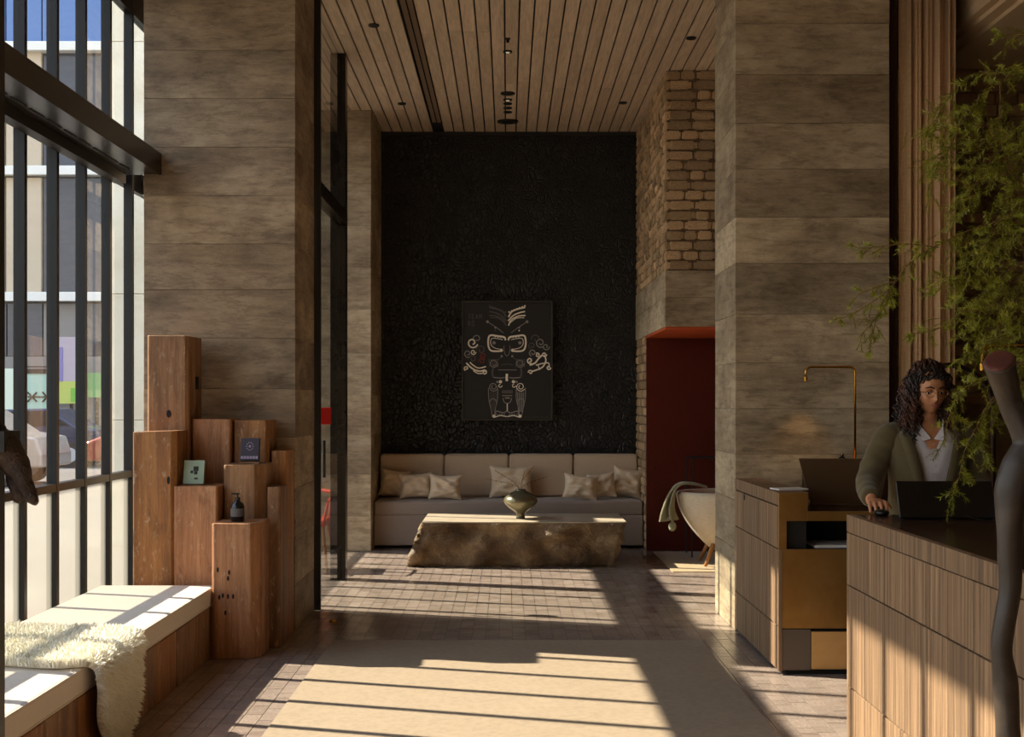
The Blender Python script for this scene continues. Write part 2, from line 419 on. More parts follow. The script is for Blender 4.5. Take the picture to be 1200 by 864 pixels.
# downlights
def downlight(px, py, dia, name='downlight', label='', lit=False, square=False, group=None, drop=.012):
    s = (CY-py)/(CEIL-CH); Y = F/s
    t = thing(name, label, 'ceiling light' if name == 'downlight' else 'sprinkler', ((px-CX)/s, Y, CEIL), 0, group)
    r = dia/2
    if square:
        bev(MB().box(-r, r, -r, r, -drop, .0).build('plate', M['dbrown'], t), .002); MB().lathe([(.012, -drop-.02), (.012, -drop)], n=10).build('nozzle', M['steel'], t)
    else:
        MB().lathe([(r*.55, -drop*.4), (r*.6, -drop), (r, -drop), (r, 0.0)], n=24).build('ring', M['black'], t)
        if lit: MB().lathe([(r*.35, -drop*1.4), (r*.5, -drop*.6)], n=14).build('lens', plain('lens', (1, .9, .7, 1), .2, emit=(1, .85, .6, 1), es=.5), t)
        else: MB().lathe([(r*.5, -drop*.9), (r*.52, -drop*.3)], n=14).build('lens', M['void'], t)
downlight(438, 29, .085, label='small black downlight left of the air grille, nearest the left column')
downlight(471, 121, .08, label='small black downlight left of the air grille, near the black wall')
downlight(730, 120, .08, label='small black downlight near the brick pier on the right of the ceiling')
downlight(810, 44, .08, 'downlight', 'small black downlight close to the right column top')
downlight(595, 45, .04, 'sprinkler', 'small square brown sprinkler plate on the centre ceiling line', square=True)
downlight(595, 60, .075, label='small lit round downlight behind the square sprinkler plate', lit=True)
downlight(595, 109, .135, label='medium black ceiling disc at the front of the centre row')
for q, nm in ((116.5, 'first'), (121, 'second'), (126, 'third'), (131, 'fourth')):
    downlight(595, q, .085, label='%s tiny spot behind the medium black disc on the centre ceiling line' % nm, lit=(q < 118))
downlight(595, 142, .22, label='largest black ceiling disc, nearest the black wall')

# ================================================================== CONCRETE COLUMNS
def course_stack(t, x0, x1, y0, y1, z0, z1, mat, first, step=.317, jit=.003):
    z = z0; nxt = first
    while z < z1-.01:
        e = min(nxt, z1)
        j = [R.uniform(0, jit) for _ in range(4)]
        o = MB().box(x0+j[0], x1-j[1], y0+j[2], y1-j[3], z+.0008, e-.0008).build('concrete_lift', mat, t); bev(o, .0025, 2)
        z = e; nxt = e+step*R.choice((1, 1, 1, .95, 1.05))
    MB().box(x0+.012, x1-.012, y0+.012, y1-.012, z0, z1).build('core', mat, t)
def q(z): return z
cl = thing('concrete_column', 'broad board-marked concrete column behind the timber blocks', 'column')
course_stack(cl, -2.385, -1.39, YC0, YC1, 0, CEIL-.002, M['conc_dark'], .30)
c2 = thing('concrete_column', 'broad board-marked concrete column behind the left reception desk', 'column')
course_stack(c2, 1.489, 2.50, YC0, YC1, 0, CEIL-.002, M['conc'], .22)
c3 = thing('concrete_pier', 'slender pale concrete pier at the left end of the sofa', 'pier')
course_stack(c3, -1.96, -1.372, 12.85, 13.9, 0, CEIL-.002, M['conc'], .35, .42)
MB().box(-2.75, -1.96, 13.9, 14.0, 0, CEIL).build('wall_return', M['conc'], struct('wall_left_return'))

# ================================================================== BACK WALL
wb = struct('wall_back')
MB().box(-1.372, 1.395, YB, YB+.1, 0, CEIL).build('charred_panel', M['char'], wb)
# frames, thin dark shadow trim
MB().box(-1.372, 1.395, YB-.02, YB, CEIL-.035, CEIL).build('top_trim', M['black'], wb)
MB().box(-2.75, 6.1, 14.0, 14.2, 0, CEIL+.1).build('outer_wall', M['void'], wb)

# ================================================================== BRICKS
def brick_mesh(tone, mat, seed):
    rr = random.Random(seed); bm = bmesh.new(); bmesh.ops.create_cube(bm, size=1)
    bmesh.ops.bevel(bm, geom=[e for e in bm.edges if abs((e.verts[0].co-e.verts[1].co).y) > .5 or True], offset=.13, segments=2, affect='EDGES')
    for v in bm.verts: v.co += Vector((rr.uniform(-.03, .03), rr.uniform(-.05, .05), rr.uniform(-.05, .05)))
    me = bpy.data.meshes.new('brick'); bm.to_mesh(me); bm.free(); me.materials.append(mat)
    at = me.attributes.new('tone', 'FLOAT', 'FACE'); at.data.foreach_set('value', [tone]*len(me.polygons)); return me
BR = [brick_mesh(k/7, M['brick'], k) for k in range(8)]
BRD = [brick_mesh(k/7, M['brick_dark'], 20+k) for k in range(8)]
def brick_wall(parent, a0, a1, z0, z1, fixed, axis, pool, ch=.0895, lim=300):
    """axis 'x': face towards -y at y=fixed, running in x. axis 'y': face towards -x at x=fixed, running in y"""
    n = int(round((z1-z0)/ch)); ch = (z1-z0)/n; cnt = 0; extra = MB()
    for r_ in range(n):
        a = a0; big = r_ % 2 == 0
        if not big: a = a0
        while a < a1-.03:
            L = R.uniform(.2, .29) if R.random() < (.75 if big else .3) else R.uniform(.11, .17)
            e = min(a+L, a1)
            if a1-e < .06: e = a1
            c = (a+e)/2; l = e-a-.013; zc = z0+(r_+.5)*ch; pr = R.uniform(-.002, .005)
            dep = .06
            if cnt < lim:
                o = link('brick', R.choice(pool), parent)
                o.location = (c, fixed+dep/2-pr, zc) if axis == 'x' else (fixed+dep/2-pr, c, zc)
                o.scale = (l, dep, ch-.013)
                if axis == 'y': o.rotation_euler = (0, 0, PI/2)
                cnt += 1
            else:
                if axis == 'x': extra.box(c-l/2, c+l/2, fixed-pr, fixed+dep, zc-ch/2+.006, zc+ch/2-.006, R.random())
                else: extra.box(fixed-pr, fixed+dep, c-l/2, c+l/2, zc-ch/2+.006, zc+ch/2-.006, R.random())
            a = e
    if extra.v: tag(extra.build('brick_rest', pool[0].materials[0], parent, False, True), kind='stuff')
XB, YP = 1.393, 11.3
wr = struct('wall_right')
brick_wall(wr, YP, YB, 2.66, CEIL-.0, XB, 'y', BR, lim=300)
MB().box(XB+.018, 2.75, YP+.03, YB+.1, 2.66, CEIL+.02).build('mortar_bed', M['mortar'], wr)
wp = struct('wall_pier')
brick_wall(wp, XB+.01, 2.6, 2.66, CEIL, YP, 'x', BR)
MB().box(XB+.03, 2.75, YP+.018, YP+.2, 2.66, CEIL+.01).build('mortar_bed', M['mortar'], wp)
wn = struct('wall_niche_side')
brick_wall(wn, 12.9, YB, 0, 2.17, XB, 'y', BR)
MB().box(XB+.018, XB+.25, 12.93, YB+.1, 0, 2.17).build('mortar_bed', M['mortar'], wn)
lt = thing('concrete_lintel', 'concrete lintel under the sandy brick pier above the red niche', 'lintel')
for a in ((YP-.004, 2.165, 2.42), (YP-.004, 2.422, 2.66)):
    bev(MB().box(XB-.004, 2.75, a[0], YB, a[1], a[2]).build('concrete_lift', M['conc'], lt), .005)
rn = struct('wall_red')
MB().box(XB+.004, 2.75, 12.88, 12.95, 0, 2.165).build('red_panel', M['red'], rn)
MB().box(XB+.004, 2.75, YP+.02, 12.9, 2.14, 2.164).build('red_soffit', plain('orange_red_soffit', lin(196, 84, 36), .6), rn)
MB().box(2.70, 2.80, 9.5, 13.9, 0, CEIL).build('red_return', M['red'], rn)
# right room: brown brick wall
w2 = struct('wall_far_right')
brick_wall(w2, 2.53, 5.2, 1.3, 4.0, 9.6, 'x', BRD, .0895, 300)
MB().box(2.5, 6.1, 9.618, 9.75, 0, 4.0).build('mortar_bed', M['mortar'], w2)
MB().box(2.5, 3.1, 9.58, 9.75, 4.0, CEIL+.05).build('bulkhead', M['void'], w2)
MB().box(2.3, 2.58, 9.15, 9.62, 0, CEIL).build('dark_return', M['void'], w2)
sf = struct('trim_1')
cream = mottled('cream_soffit', lin(212, 184, 148), lin(218, 190, 154), lin(224, 196, 160), 2, .6, .05)
MB().box(3.22, 6.1, -3, 9.7, 4.0, 4.6).build('soffit', cream, sf)
MB().box(3.14, 3.219, -3, 9.7, 4.03, 4.6).build('fascia', cream, sf)
MB().box(3.08, 3.139, -3, 9.7, 4.06, 4.6).build('fascia', cream, sf)
# unseen enclosing walls
we = struct('wall_far_side'); plaster = mottled('plaster', lin(150, 136, 116), lin(156, 142, 122), lin(162, 148, 128), 2, .8, .1)
MB().box(6.1, 6.2, -3.1, 14.2, 0, 4.7).build('plaster_face', plaster, we)
wf = struct('wall_front'); MB().box(-2.75, 6.2, -3.2, -3.0, 0, 4.7).build('plaster_face', plaster, wf)

# ================================================================== WINDOW WALL
wi = struct('window_1')
MY0 = 6.84 - .49*20; nb = 40
ztiers = [(.06, .985, 'frosted_pane', 'frost'), (1.03, 2.99, 'pane', 'glass'), (3.14, 4.17, 'pane', 'glass')]
ms = MB().box(XW-.06, XW, -.02, .02, .0, CEIL).mesh('mullion', M['alu'])
panes = {}
for i, (a, b_, nm, mt) in enumerate(ztiers):
    panes[i] = MB().box(XW-.036, XW-.028, .021, .469, a, b_).mesh(nm, M[mt])
for k in range(nb):
    y = MY0 + .49*k
    if y > 13.88: break
    o = link('mullion', ms, wi); o.location = (0, y, 0)
    for i, (a, b_, nm, mt) in enumerate(ztiers):
        if y+.49 < 14.0 and y > -3.1:
            p = link(nm, panes[i], wi); p.location = (0, y, 0)
y0, y1 = MY0, 13.9
for z0, z1 in ((0, .058), (.985, 1.03), (4.17, CEIL)):
    MB().box(XW-.058, XW-.002, y0, y1, z0, z1).build('rail', M['alu'], wi)
MB().box(XW-.1, XW-.061, y0, y1, 2.99, 3.14).build('floor_edge', M['alu'], wi)
sb = thing('steel_beam', 'wide flat dark steel beam crossing the left window', 'beam')
bev(MB().box(XW-.06, -2.27, -3, YC0+.02, 2.99, 3.0).build('soffit_plate', M['steel'], sb), .002)
bev(MB().box(-2.285, -2.265, -3, YC0-.0, 2.985, 3.125).build('fascia_plate', M['steel'], sb), .003)
MB().box(XW-.06, -2.287, -3, YC0, 3.11, 3.12).build('top_plate', M['steel'], sb)
MB().box(XW-.0, -2.50, -3, YC0-.0, 2.93, 2.989).build('head_frame', M['black'], sb)
f_ = MB(); y = 2.0
while y < YC0-.2: f_.box(-2.43, -2.418, y, y+.19, 2.986, 2.9899); y += .25
tag(f_.build('slot', M['void'], sb), kind='stuff')
s2 = thing('steel_beam', 'dark steel beam behind the left column at the far window', 'beam')
MB().box(XW-.06, -2.27, YC1, 13.9, 2.99, 3.12).build('beam_box', M['steel'], s2)
# glazed screen behind left column
gs = thing('glass_screen', 'tall black-framed glass screen behind the left column', 'screen')
MB().box(-1.49, -1.362, 10.75, 10.88, 0, CEIL-.002).build('post', M['steel'], gs)
MB().box(-1.42, -1.348, YC1+.012, YC1+.05, 0, CEIL).build('jamb', M['black'], gs)
bev(MB().box(-1.44, -1.35, YC1+.05, 10.78, 2.99, 3.10).build('transom', M['steel'], gs), .003)
MB().box(-1.405, -1.397, YC1+.05, 10.75, .003, 2.99).build('glass_pane', M['glass'], gs)
MB().box(-1.405, -1.397, YC1+.05, 10.78, 3.10, CEIL).build('glass_pane', M['glass'], gs)
MB().tube([(-1.335, 9.3, 1.22), (-1.335, 9.3, .95)], .012, 8).build('pull_handle', M['black'], gs)
fa = thing('fire_alarm', 'small red fire alarm call point beside the glass screen', 'alarm', (-1.36, 9.45, 1.395))
bev(MB().box(-.025, .055, -.03, .03, -.062, .062).build('housing', M['alarm'], fa), .006)
MB().box(-.005, .035, -.033, -.03, -.02, .02).build('press_plate', M['alarm'], fa)
for px_, lb in ((391, 'small domed brass floor stop beside the left column base'), (859, 'small domed brass floor stop beside the right column base')):
    Yd = F*1.5/(729-CY); d = thing('door_stop', lb, 'door stop', ((px_-CX)*Yd/F, Yd, 0))
    MB().lathe([(.03, 0), (.03, .006), (.022, .014), (.005, .018)], n=14).build('dome', M['brass_pipe'], d, True)

# ================================================================== BENCH
be = thing('window_bench', 'low bench of reclaimed timber blocks with pale cushion under the window', 'bench')
ys = [3.0, 3.45, 3.95, 4.35, 4.8, 5.18, 5.55, 5.9, 6.34, 6.71, 7.18, 7.53]
for a, e in zip(ys, ys[1:]):
    j = R.uniform(0, .012)
    b = MB().prism([(-1.752+j, a+.003), (-1.742+j, a+.012), (-1.742+j, e-.012), (-1.752+j, e-.003), (-2.35, e-.003), (-2.35, a+.003)][::1], 0, .30)
    bev(b.build('timber_block', M['timber%d' % R.choice((0, 2))], be), .004)
for yy in (4.62, 5.47, 5.84, 6.28, 6.66, 7.12): MB().box(-1.76, -1.7385, yy, yy+.03, 0.0, .09).build('end_notch', M['void'], be)
def soft_box(x0, x1, y0, y1, z0, z1, r, nseg=3):
    o = MB().box(x0, x1, y0, y1, z0, z1); return o
cu = MB().box(-2.42, -1.735, 3.0, 7.60, .302, .412).build('seat_cushion', M['bench_fab'], be); bev(cu, .022, 4); smooth(cu)
pp = MB(); pp.tube([(-1.742, 3, .404), (-1.742, 7.57, .404)], .0045, 6); pp.tube([(-1.738, 3, .31), (-1.738, 7.57, .31)], .0045, 6)
pp.build('piping', M['bench_fab'], be)
MB().box(-2.555, -2.36, 3, 7.62, 0, .30).build('back_infill', M['timber_y'], be)

# sheepskin
sk = thing('sheepskin', 'cream shaggy sheepskin draped over the window bench', 'rug')
def skin_pt(u, v):               # u along y (near..far) 0..1, v from window side over the edge and down 0..1
    W = (.78 if v < .45 else .78-.2*min(1, (v-.45)/.2))*(1 if v < .7 else max(.05, 1-((v-.7)/.17)**2*.8))*(.97+.04*math.sin(v*19))
    yc = 5.66-.17*v; y = yc + (u-.5)*W
    s = v*1.36
    e = (u-.5)*2
    wob = .02*math.sin(u*11+v*7)
    if s < .70: return Vector((-2.43+s, y, .422+.008*wob)), Vector((0, 0, 1))
    t = min((s-.70)/.11, 1); a = t*PI/2
    if s < .81: return Vector((-1.735+.045*math.sin(a)-.0, y, .377+.045*math.cos(a))), Vector((math.sin(a), 0, math.cos(a)))
    d = s-.81; lim = .377
    return Vector((-1.69+.01*math.sin(d*9+u*4), y, .377-min(d, lim*.985)*(1-.06*e*e))), Vector((1, 0, .15)).normalized()
nu, nv = 22, 44
hd = MB(); rings = []
for j in range(nv+1): rings.append([skin_pt(i/nu, j/nv*.86)[0] for i in range(nu+1)])
hd.loft(rings, cap=False, closed=False)
ho = hd.build('hide', M['fleece'], sk, True); so_ = ho.modifiers.new('s', 'SOLIDIFY'); so_.thickness = .012; so_.offset = 0
fz = MB()
for k in range(26000):
    u = R.uniform(-.03, 1.03); v = R.random()*.87
    if R.random() < .12: u = R.choice((R.uniform(-.04, .03), R.uniform(.97, 1.04)))
    p, nrm = skin_pt(u, v)
    L = R.uniform(.018, .034)
    cl0 = noise.noise_vector(Vector((p.x*38, p.y*38, p.z*38)))
    d = (nrm*.9 + cl0*1.5 + Vector((R.uniform(-.35, .35), R.uniform(-.35, .35)+(u-.5)*1.2, R.uniform(-.35, .3)))).normalized()
    if v > .6: d = (d+Vector((.1, 0, -.55))).normalized()
    p = p + nrm*.004; q2 = p + nrm*L*.45 + d*L*.4; q3 = p + nrm*L*.5 + d*L*1.0 + Vector((0, 0, -.005))
    sd = d.cross(Vector((R.uniform(-1, 1), R.uniform(-1, 1), R.uniform(-1, 1)))).normalized()*R.uniform(.0018, .0034)
    b = len(fz.v); fz.v += [tuple(p-sd), tuple(p+sd), tuple(q2+sd), tuple(q2-sd), tuple(q3)]
    fz.f += [(b, b+1, b+2, b+3), (b+3, b+2, b+4)]; fz.fa += [0, 0]
tag(fz.build('wool_pile', M['fleece'], sk), kind='stuff')

# ================================================================== TIMBER BLOCK CLUSTER
def timber(x0, x1, y0, y1, z1, mat, label, ch=(.012, .012), z0=0, holes=(), tilt=0, notch=None):
    cx, cy = (x0+x1)/2, (y0+y1)/2
    t = thing('timber_block', label, 'timber', (cx, cy, z0), 0)
    a, b2 = (x1-x0)/2, (y1-y0)/2; cl_, cr_ = ch
    foot = [(-a+cl_, -b2), (a-cr_, -b2), (a, -b2+cr_), (a, b2), (-a, b2), (-a, -b2+cl_)]
    rings = []; nz = 9; H = z1-z0
    for k in range(nz):
        z = H*k/(nz-1); rr = []
        for i, (x, y) in enumerate(foot):
            j = .0035*noise.noise(Vector((x*9+cx*5, y*9, z*4+i)))
            zz = z + (tilt*x + .006*noise.noise(Vector((x*14+cx, y*14, 3)))*1.2 if k == nz-1 else 0)
            rr.append((x*(1+j*2), y+j, zz))
        rings.append(rr)
    bev(MB().loft(rings).build('block', mat, t), .005, 2)
    for (hx, hz, w_, h_) in holes:
        n_ = 8; hb = MB(); hb.loft([[(hx-cx+w_/2*math.cos(2*PI*i/n_), -b2-.0035+dd, hz-z0+h_/2*math.sin(2*PI*i/n_)) for i in range(n_)] for dd in (0, .01)]); hb.build('nail_hole', M['void'], t)
    if notch:
        MB().box(*notch).build('notch', M['void'], t).location = (-cx, -cy, -z0)
    return t
timber(-2.24, -1.985, 7.95, 8.30, 1.912, M['timber0'], 'tallest timber block, standing upright at the back left of the stack', (.01, .02), holes=((-2.105, 1.425, .03, .05),), notch=(-1.99, -1.978, 8.13, 8.2, 1.58, 1.66))
timber(-2.245, -1.985, 7.66, 7.94, 1.322, M['timber2'], 'leftmost timber block beside the window, mid height', (.008, .03), tilt=.03, holes=((-2.03, 1.03, .02, .05),))
timber(-2.00, -1.735, 7.66, 7.95, .995, M['timber1'], 'timber block under the pale green book', (.01, .012))
timber(-1.98, -1.735, 8.02, 8.32, 1.392, M['timber1'], 'weathered pinkish timber block behind the pale green book', (.01, .01))
timber(-1.728, -1.47, 7.78, 8.02, 1.118, M['timber0'], 'timber block with a chamfered corner under the dark book', (.012, .07))
timber(-1.728, -1.505, 8.06, 8.34, 1.385, M['timber2'], 'square timber block standing behind the dark book', (.01, .02))
timber(-1.728, -1.445, 7.46, 7.76, .79, M['timber1'], 'short front timber block with nail holes under the black bottle', (.015, .055),
       holes=[(-1.69+.03*i, .52-.05*j, .013, .03) for i, j in ((0, 0), (2, 1), (2.2, .3), (1, 3), (.3, 3.2), (2, 3.1), (3, 3.1), (1.5, 5))])
timber(-1.492, -1.395, 8.08, 8.35, 1.19, M['timber2'], 'narrow timber block at the right end of the stack against the column', (.01, .01))
timber(-1.50, -1.420, 7.79, 8.05, .98, M['timber0'], 'slim timber offcut standing right of the chamfered block', (.01, .01)).location.x += .035

# books and bottle
bk = thing('book', 'small pale green book propped on a timber block', 'book', (-1.90, 7.74, .997), 0)
Mx = Matrix.Rotation(math.radians(-14), 3, 'X')
bev(MB().obox((0, .02, .075), .125, .022, .145, Mx).build('cover', M['book_green'], bk), .002)
pc = MB()
for (a, b_, c_, d_) in ((.012, .095, .03, .028), (-.012, .075, .016, .016), (.012, .07, .02, .02), (.015, .035, .02, .01)): pc.obox(Mx @ Vector((a, -.0125, b_-.075)) + Vector((0, .02, .075)), c_, .002, d_, Mx)
pc.build('cover_picture', M['charcoal_ink'], bk)
MB().box(-.05, .055, -.0, .1, 0, .006).build('stand', M['timber0'], bk)
bk = thing('book', 'small dark blue boxed book with pale emblem on a timber block', 'book', (-1.585, 7.86, 1.12), 0)
bev(MB().obox((0, .02, .085), .115, .03, .14, Mx).build('cover', M['book_dark'], bk), .002)
em = MB()
for k in range(10):
    a = 2*PI*k/10; em.obox(Mx @ Vector((.02*math.cos(a), -.0165, .018+.024*math.sin(a))) + Vector((0, .02, .085)), .006, .002, .006, Mx)
em.obox(Mx @ Vector((0, -.0165, .018)) + Vector((0, .02, .085)), .012, .002, .014, Mx)
em.build('emblem', M['lilac'], bk)
em = MB()
for k in range(6): em.obox(Mx @ Vector((-.045+.018*k, -.0165, -.052)) + Vector((0, .02, .085)), .014, .002, .016, Mx)
em.build('print_band', M['lilac'], bk)
MB().box(-.06, .06, -.012, .07, 0, .012).build('stand', M['timber0'], bk)
bo = thing('pump_bottle', 'black pump soap bottle with grey label on the front timber block', 'bottle', (-1.60, 7.58, .792))
MB().lathe([(.036, 0), (.040, .004), (.040, .085), (.034, .105), (.016, .118), (.013, .128)], n=24).build('bottle', M['bottle'], bo, True)
MB().lathe([(.0405, .03), (.0405, .078)], n=24).build('label_band', M['blabel'], bo)
p_ = MB().lathe([(.015, .126), (.015, .142), (.005, .144), (.005, .16)], n=14); p_.box(-.035, .01, -.006, .006, .158, .168); p_.build('pump', M['bottle'], bo)

# ================================================================== SOFA
sf = thing('sofa', 'long built-in grey linen sofa base under the black wall', 'sofa', (0, 13.4, 0))
bev(MB().box(-1.368, 1.385, -.32, .49, .03, .34).build('plinth', M['linen_grey'], sf), .012, 3)
o = bev(MB().box(-1.368, 1.385, -.325, .49, .335, .485).build('seat_cushion', M['linen_grey'], sf), .03, 4); smooth(o)
def puff(w_, h_, d_, nx=14, nz=14, pinch=.12, wr=.012, seed=0, ex=3.2):
    """soft cushion centred on its base, facing -y"""
    mb = MB()
    for side in (-1, 1):
        rings = []
        for j in range(nz+1):
            v = -1+2*j/nz; row = []
            for i in range(nx+1):
                u = -1+2*i/nx
                th = (max(0, 1-abs(u)**ex)*max(0, 1-abs(v)**ex))**.5
                x = u*w_/2*(1-pinch*(1-v*v)*(.3)*abs(u)); z = v*h_/2*(1-pinch*.35*(1-u*u)*abs(v))
                wv = wr*noise.noise(Vector((u*2.2+seed*7, v*5, seed)))*2 + wr*.7*math.sin(u*5+v*7*(1 if seed % 2 else -1)+seed)*(1-abs(u))
                row.append((x, side*(d_/2*th+.002)+wv*th*1.0, z+h_/2))
            rings.append(row if side < 0 else row[::-1])
        mb.loft(rings, cap=False, closed=False)
    return mb
xs = [-1.365, -.677, .012, .702, 1.388]
for i, lb in enumerate(('leftmost tall linen back cushion of the sofa', 'second tall linen back cushion from the left pier', 'third tall linen back cushion, behind the large centre pillow', 'rightmost tall linen back cushion beside the brick wall')):
    t = thing('back_cushion', lb, 'cushion', ((xs[i]+xs[i+1])/2, 13.73, .487), 0, 'tall back cushions of the sofa')
    o = MB().box(-(xs[i+1]-xs[i])/2+.003, (xs[i+1]-xs[i])/2-.003, -.085, .09, 0, .455).build('cover', M['linen'], t); bev(o, .035, 5); smooth(o)
    pp = MB(); w_ = (xs[i+1]-xs[i])/2-.02; pp.tube([(-w_, -.082, .01), (-w_, -.082, .44), (w_, -.082, .44), (w_, -.082, .01)], .003, 5); pp.build('piping', M['linen'], t)
pil = [(459, .31, .31, 'leftmost beige scatter pillow against the concrete pier', 8, 0), (488, .36, .28, 'second beige scatter pillow on the left of the sofa', -3, .13), (521, .35, .27, 'third beige scatter pillow, plumped, left of centre', 2, .26),
       (599, .47, .35, 'large creased linen pillow behind the vase', 0, .02), (679, .37, .27, 'first pillow right of the vase, slumped', 6, .26), (707, .30, .28, 'middle pillow of the three on the right of the sofa', -6, .13), (733, .34, .33, 'rightmost beige pillow beside the brick wall', 9, .0)]
for i, (px, w_, h_, lb, rot, dy) in enumerate(pil):
    Y = 13.47-dy; t = thing('scatter_pillow', lb, 'pillow', ((px-CX)*Y/F, Y, .486), 0, 'scatter pillows on the sofa')
    o = puff(w_, h_, .15, seed=i+1, wr=.026, pinch=.45, ex=2.6).build('cover', M['pillow'], t, True); o.location.z = .003; o.rotation_euler = (math.radians(-14), math.radians(rot), 0); sub(o)

# ================================================================== PICTURE
pi = thing('framed_artwork', 'framed black artwork of a white ornamented figure on black wall', 'picture', (-.005, 13.84, 1.945))
PW, PH = .985, 1.295
f_ = MB(); t_ = .018
f_.box(-PW/2, PW/2, -.03, .03, PH/2-t_, PH/2).box(-PW/2, PW/2, -.03, .03, -PH/2, -PH/2+t_).box(-PW/2, -PW/2+t_, -.03, .03, -PH/2+t_, PH/2-t_).box(PW/2-t_, PW/2, -.03, .03, -PH/2+t_, PH/2-t_)
bev(f_.build('frame', plain('dark_frame', lin(52, 46, 38), .4), pi), .002)
MB().box(-PW/2+t_, PW/2-t_, -.012, .02, -PH/2+t_, PH/2-t_).build('canvas', plain('black_canvas', lin(30, 27, 24), .6), pi)
inks = {'w': plain('ink_cream', lin(250, 240, 220), .7), 'g': plain('ink_grey', lin(150, 144, 140), .7), 'd': plain('ink_dark_grey', lin(92, 84, 82), .7), 'r': plain('ink_red', lin(120, 44, 34), .7)}
mbs = {k: MB() for k in inks}
def AP(x, y): return Vector(((x-360)/590*PW, -.014, -(y-440)/770*PH))
def stroke(c, pts, wd=7, k=5):
    pts = catmull([AP(*p) for p in pts], k) if len(pts) > 2 else [AP(*p) for p in pts]
    mbs[c].tube(pts, wd/590*PW/2*1.0, 6, flat=.25)
def dot(c, x, y, r):
    ctr = AP(x, y); rr = r/590*PW; mbs[c].loft([[ctr+Vector((rr*math.cos(a), dd, rr*math.sin(a))) for a in [2*PI*i/12 for i in range(12)]] for dd in (-.001, .002)])
def curl(c, x, y, r, a0, turns, wd=7, r1=.25):
    pts = []
    n_ = int(10*turns)+2
    for i in range(n_):
        t = i/(n_-1); a = a0+t*turns*2*PI; q_ = r*(1-(1-r1)*t); pts.append((x+q_*math.cos(a), y+q_*math.sin(a)))
    stroke(c, pts, wd, 2)
# feathers
for k, (c, s) in enumerate((('w', 1), ('d', -1))):
    X = lambda x: 360+s*(x-360)
    stroke(c, [(X(368), 160), (X(390), 125), (X(430), 108), (X(475), 98)], 12); stroke(c, [(X(365), 185), (X(400), 150), (X(440), 132), (X(475), 125)], 10)
    stroke(c, [(X(368), 215), (X(385), 180), (X(430), 155), (X(478), 150)], 10); stroke(c, [(X(375), 200), (X(420), 168), (X(470), 165)], 6)
    for i in range(7): dot(c, X(372+17*i), 128-6.5*i, 6)
    stroke('g', [(X(385), 262), (X(420), 235), (X(450), 215), (X(488), 190)], 5); dot('g', X(488), 190, 9); dot('g', X(437), 228, 7); dot(c, X(437), 247, 5)
# eyes
for s in (-1, 1):
    X = lambda x: 358+s*(x-358)
    stroke('w', [(X(368), 310), (X(375), 290), (X(420), 282), (X(465), 278), (X(478), 300), (X(478), 345), (X(462), 375), (X(420), 380), (X(392), 376)], 13)
    stroke('w', [(X(385), 306), (X(425), 298), (X(458), 300), (X(462), 335), (X(440), 358), (X(405), 366)], 5); dot('g', X(442), 326, 11); dot('w', X(395), 374, 11)
    for i in range(4): dot('w', X(380+18*i), 293-2*i, 4)
    stroke('g', [(X(358), 412), (X(372), 395), (X(378), 360), (X(376), 345)], 4); stroke('d', [(X(395), 400), (X(402), 425), (X(440), 440)], 5); dot('g', X(392), 412, 7)
    for i in range(6): stroke('d', [(X(420+11*i), 430), (X(415+11*i), 482)], 6)
    curl('g', X(443), 457, 28, 0, 1.3, 6, .5); stroke('d', [(X(448), 488), (X(452), 520), (X(446), 548)], 14); stroke('g', [(X(446), 548), (X(400), 552), (X(372), 548)], 7)
    dot('w', X(400), 576, 11); curl('w', X(402), 600, 13, 0, .8, 6, .5); dot('g', X(420), 577, 8)
    curl('g' if s < 0 else 'w', X(446), 608, 30, .5, 1.6, 6, .3)
    for i in range(5): stroke('d' if s < 0 else 'g', [(X(425+10*i), 642), (X(428+9*i), 700), (X(432+7*i), 770)], 5)
    stroke('g', [(X(420), 600), (X(418), 680), (X(432), 745), (X(440), 800)], 5); stroke('g', [(X(478), 615), (X(475), 690), (X(462), 750), (X(452), 800)], 5)
    curl('g', X(448), 705, 20, PI, .5, 6, 1); stroke('g', [(X(360), 765), (X(385), 775), (X(425), 765), (X(435), 790)], 8); dot('w', X(442), 797, 11); stroke('w', [(X(360), 800), (X(400), 793), (X(435), 803)], 8)
    for i in range(4): dot('g', X(375+16*i), 785, 4)
stroke('g', [(302, 500), (420, 500)], 5); stroke('w', [(358, 525), (356, 550), (358, 572)], 18); stroke('d', [(320, 470), (358, 462), (398, 470)], 5)
stroke('g', [(328, 665), (392, 665)], 6); stroke('g', [(332, 680), (340, 705), (360, 715), (380, 705), (388, 680)], 6); stroke('g', [(345, 680), (376, 680)], 10); stroke('w', [(360, 715), (360, 765)], 8); stroke('d', [(325, 640), (395, 640)], 24)
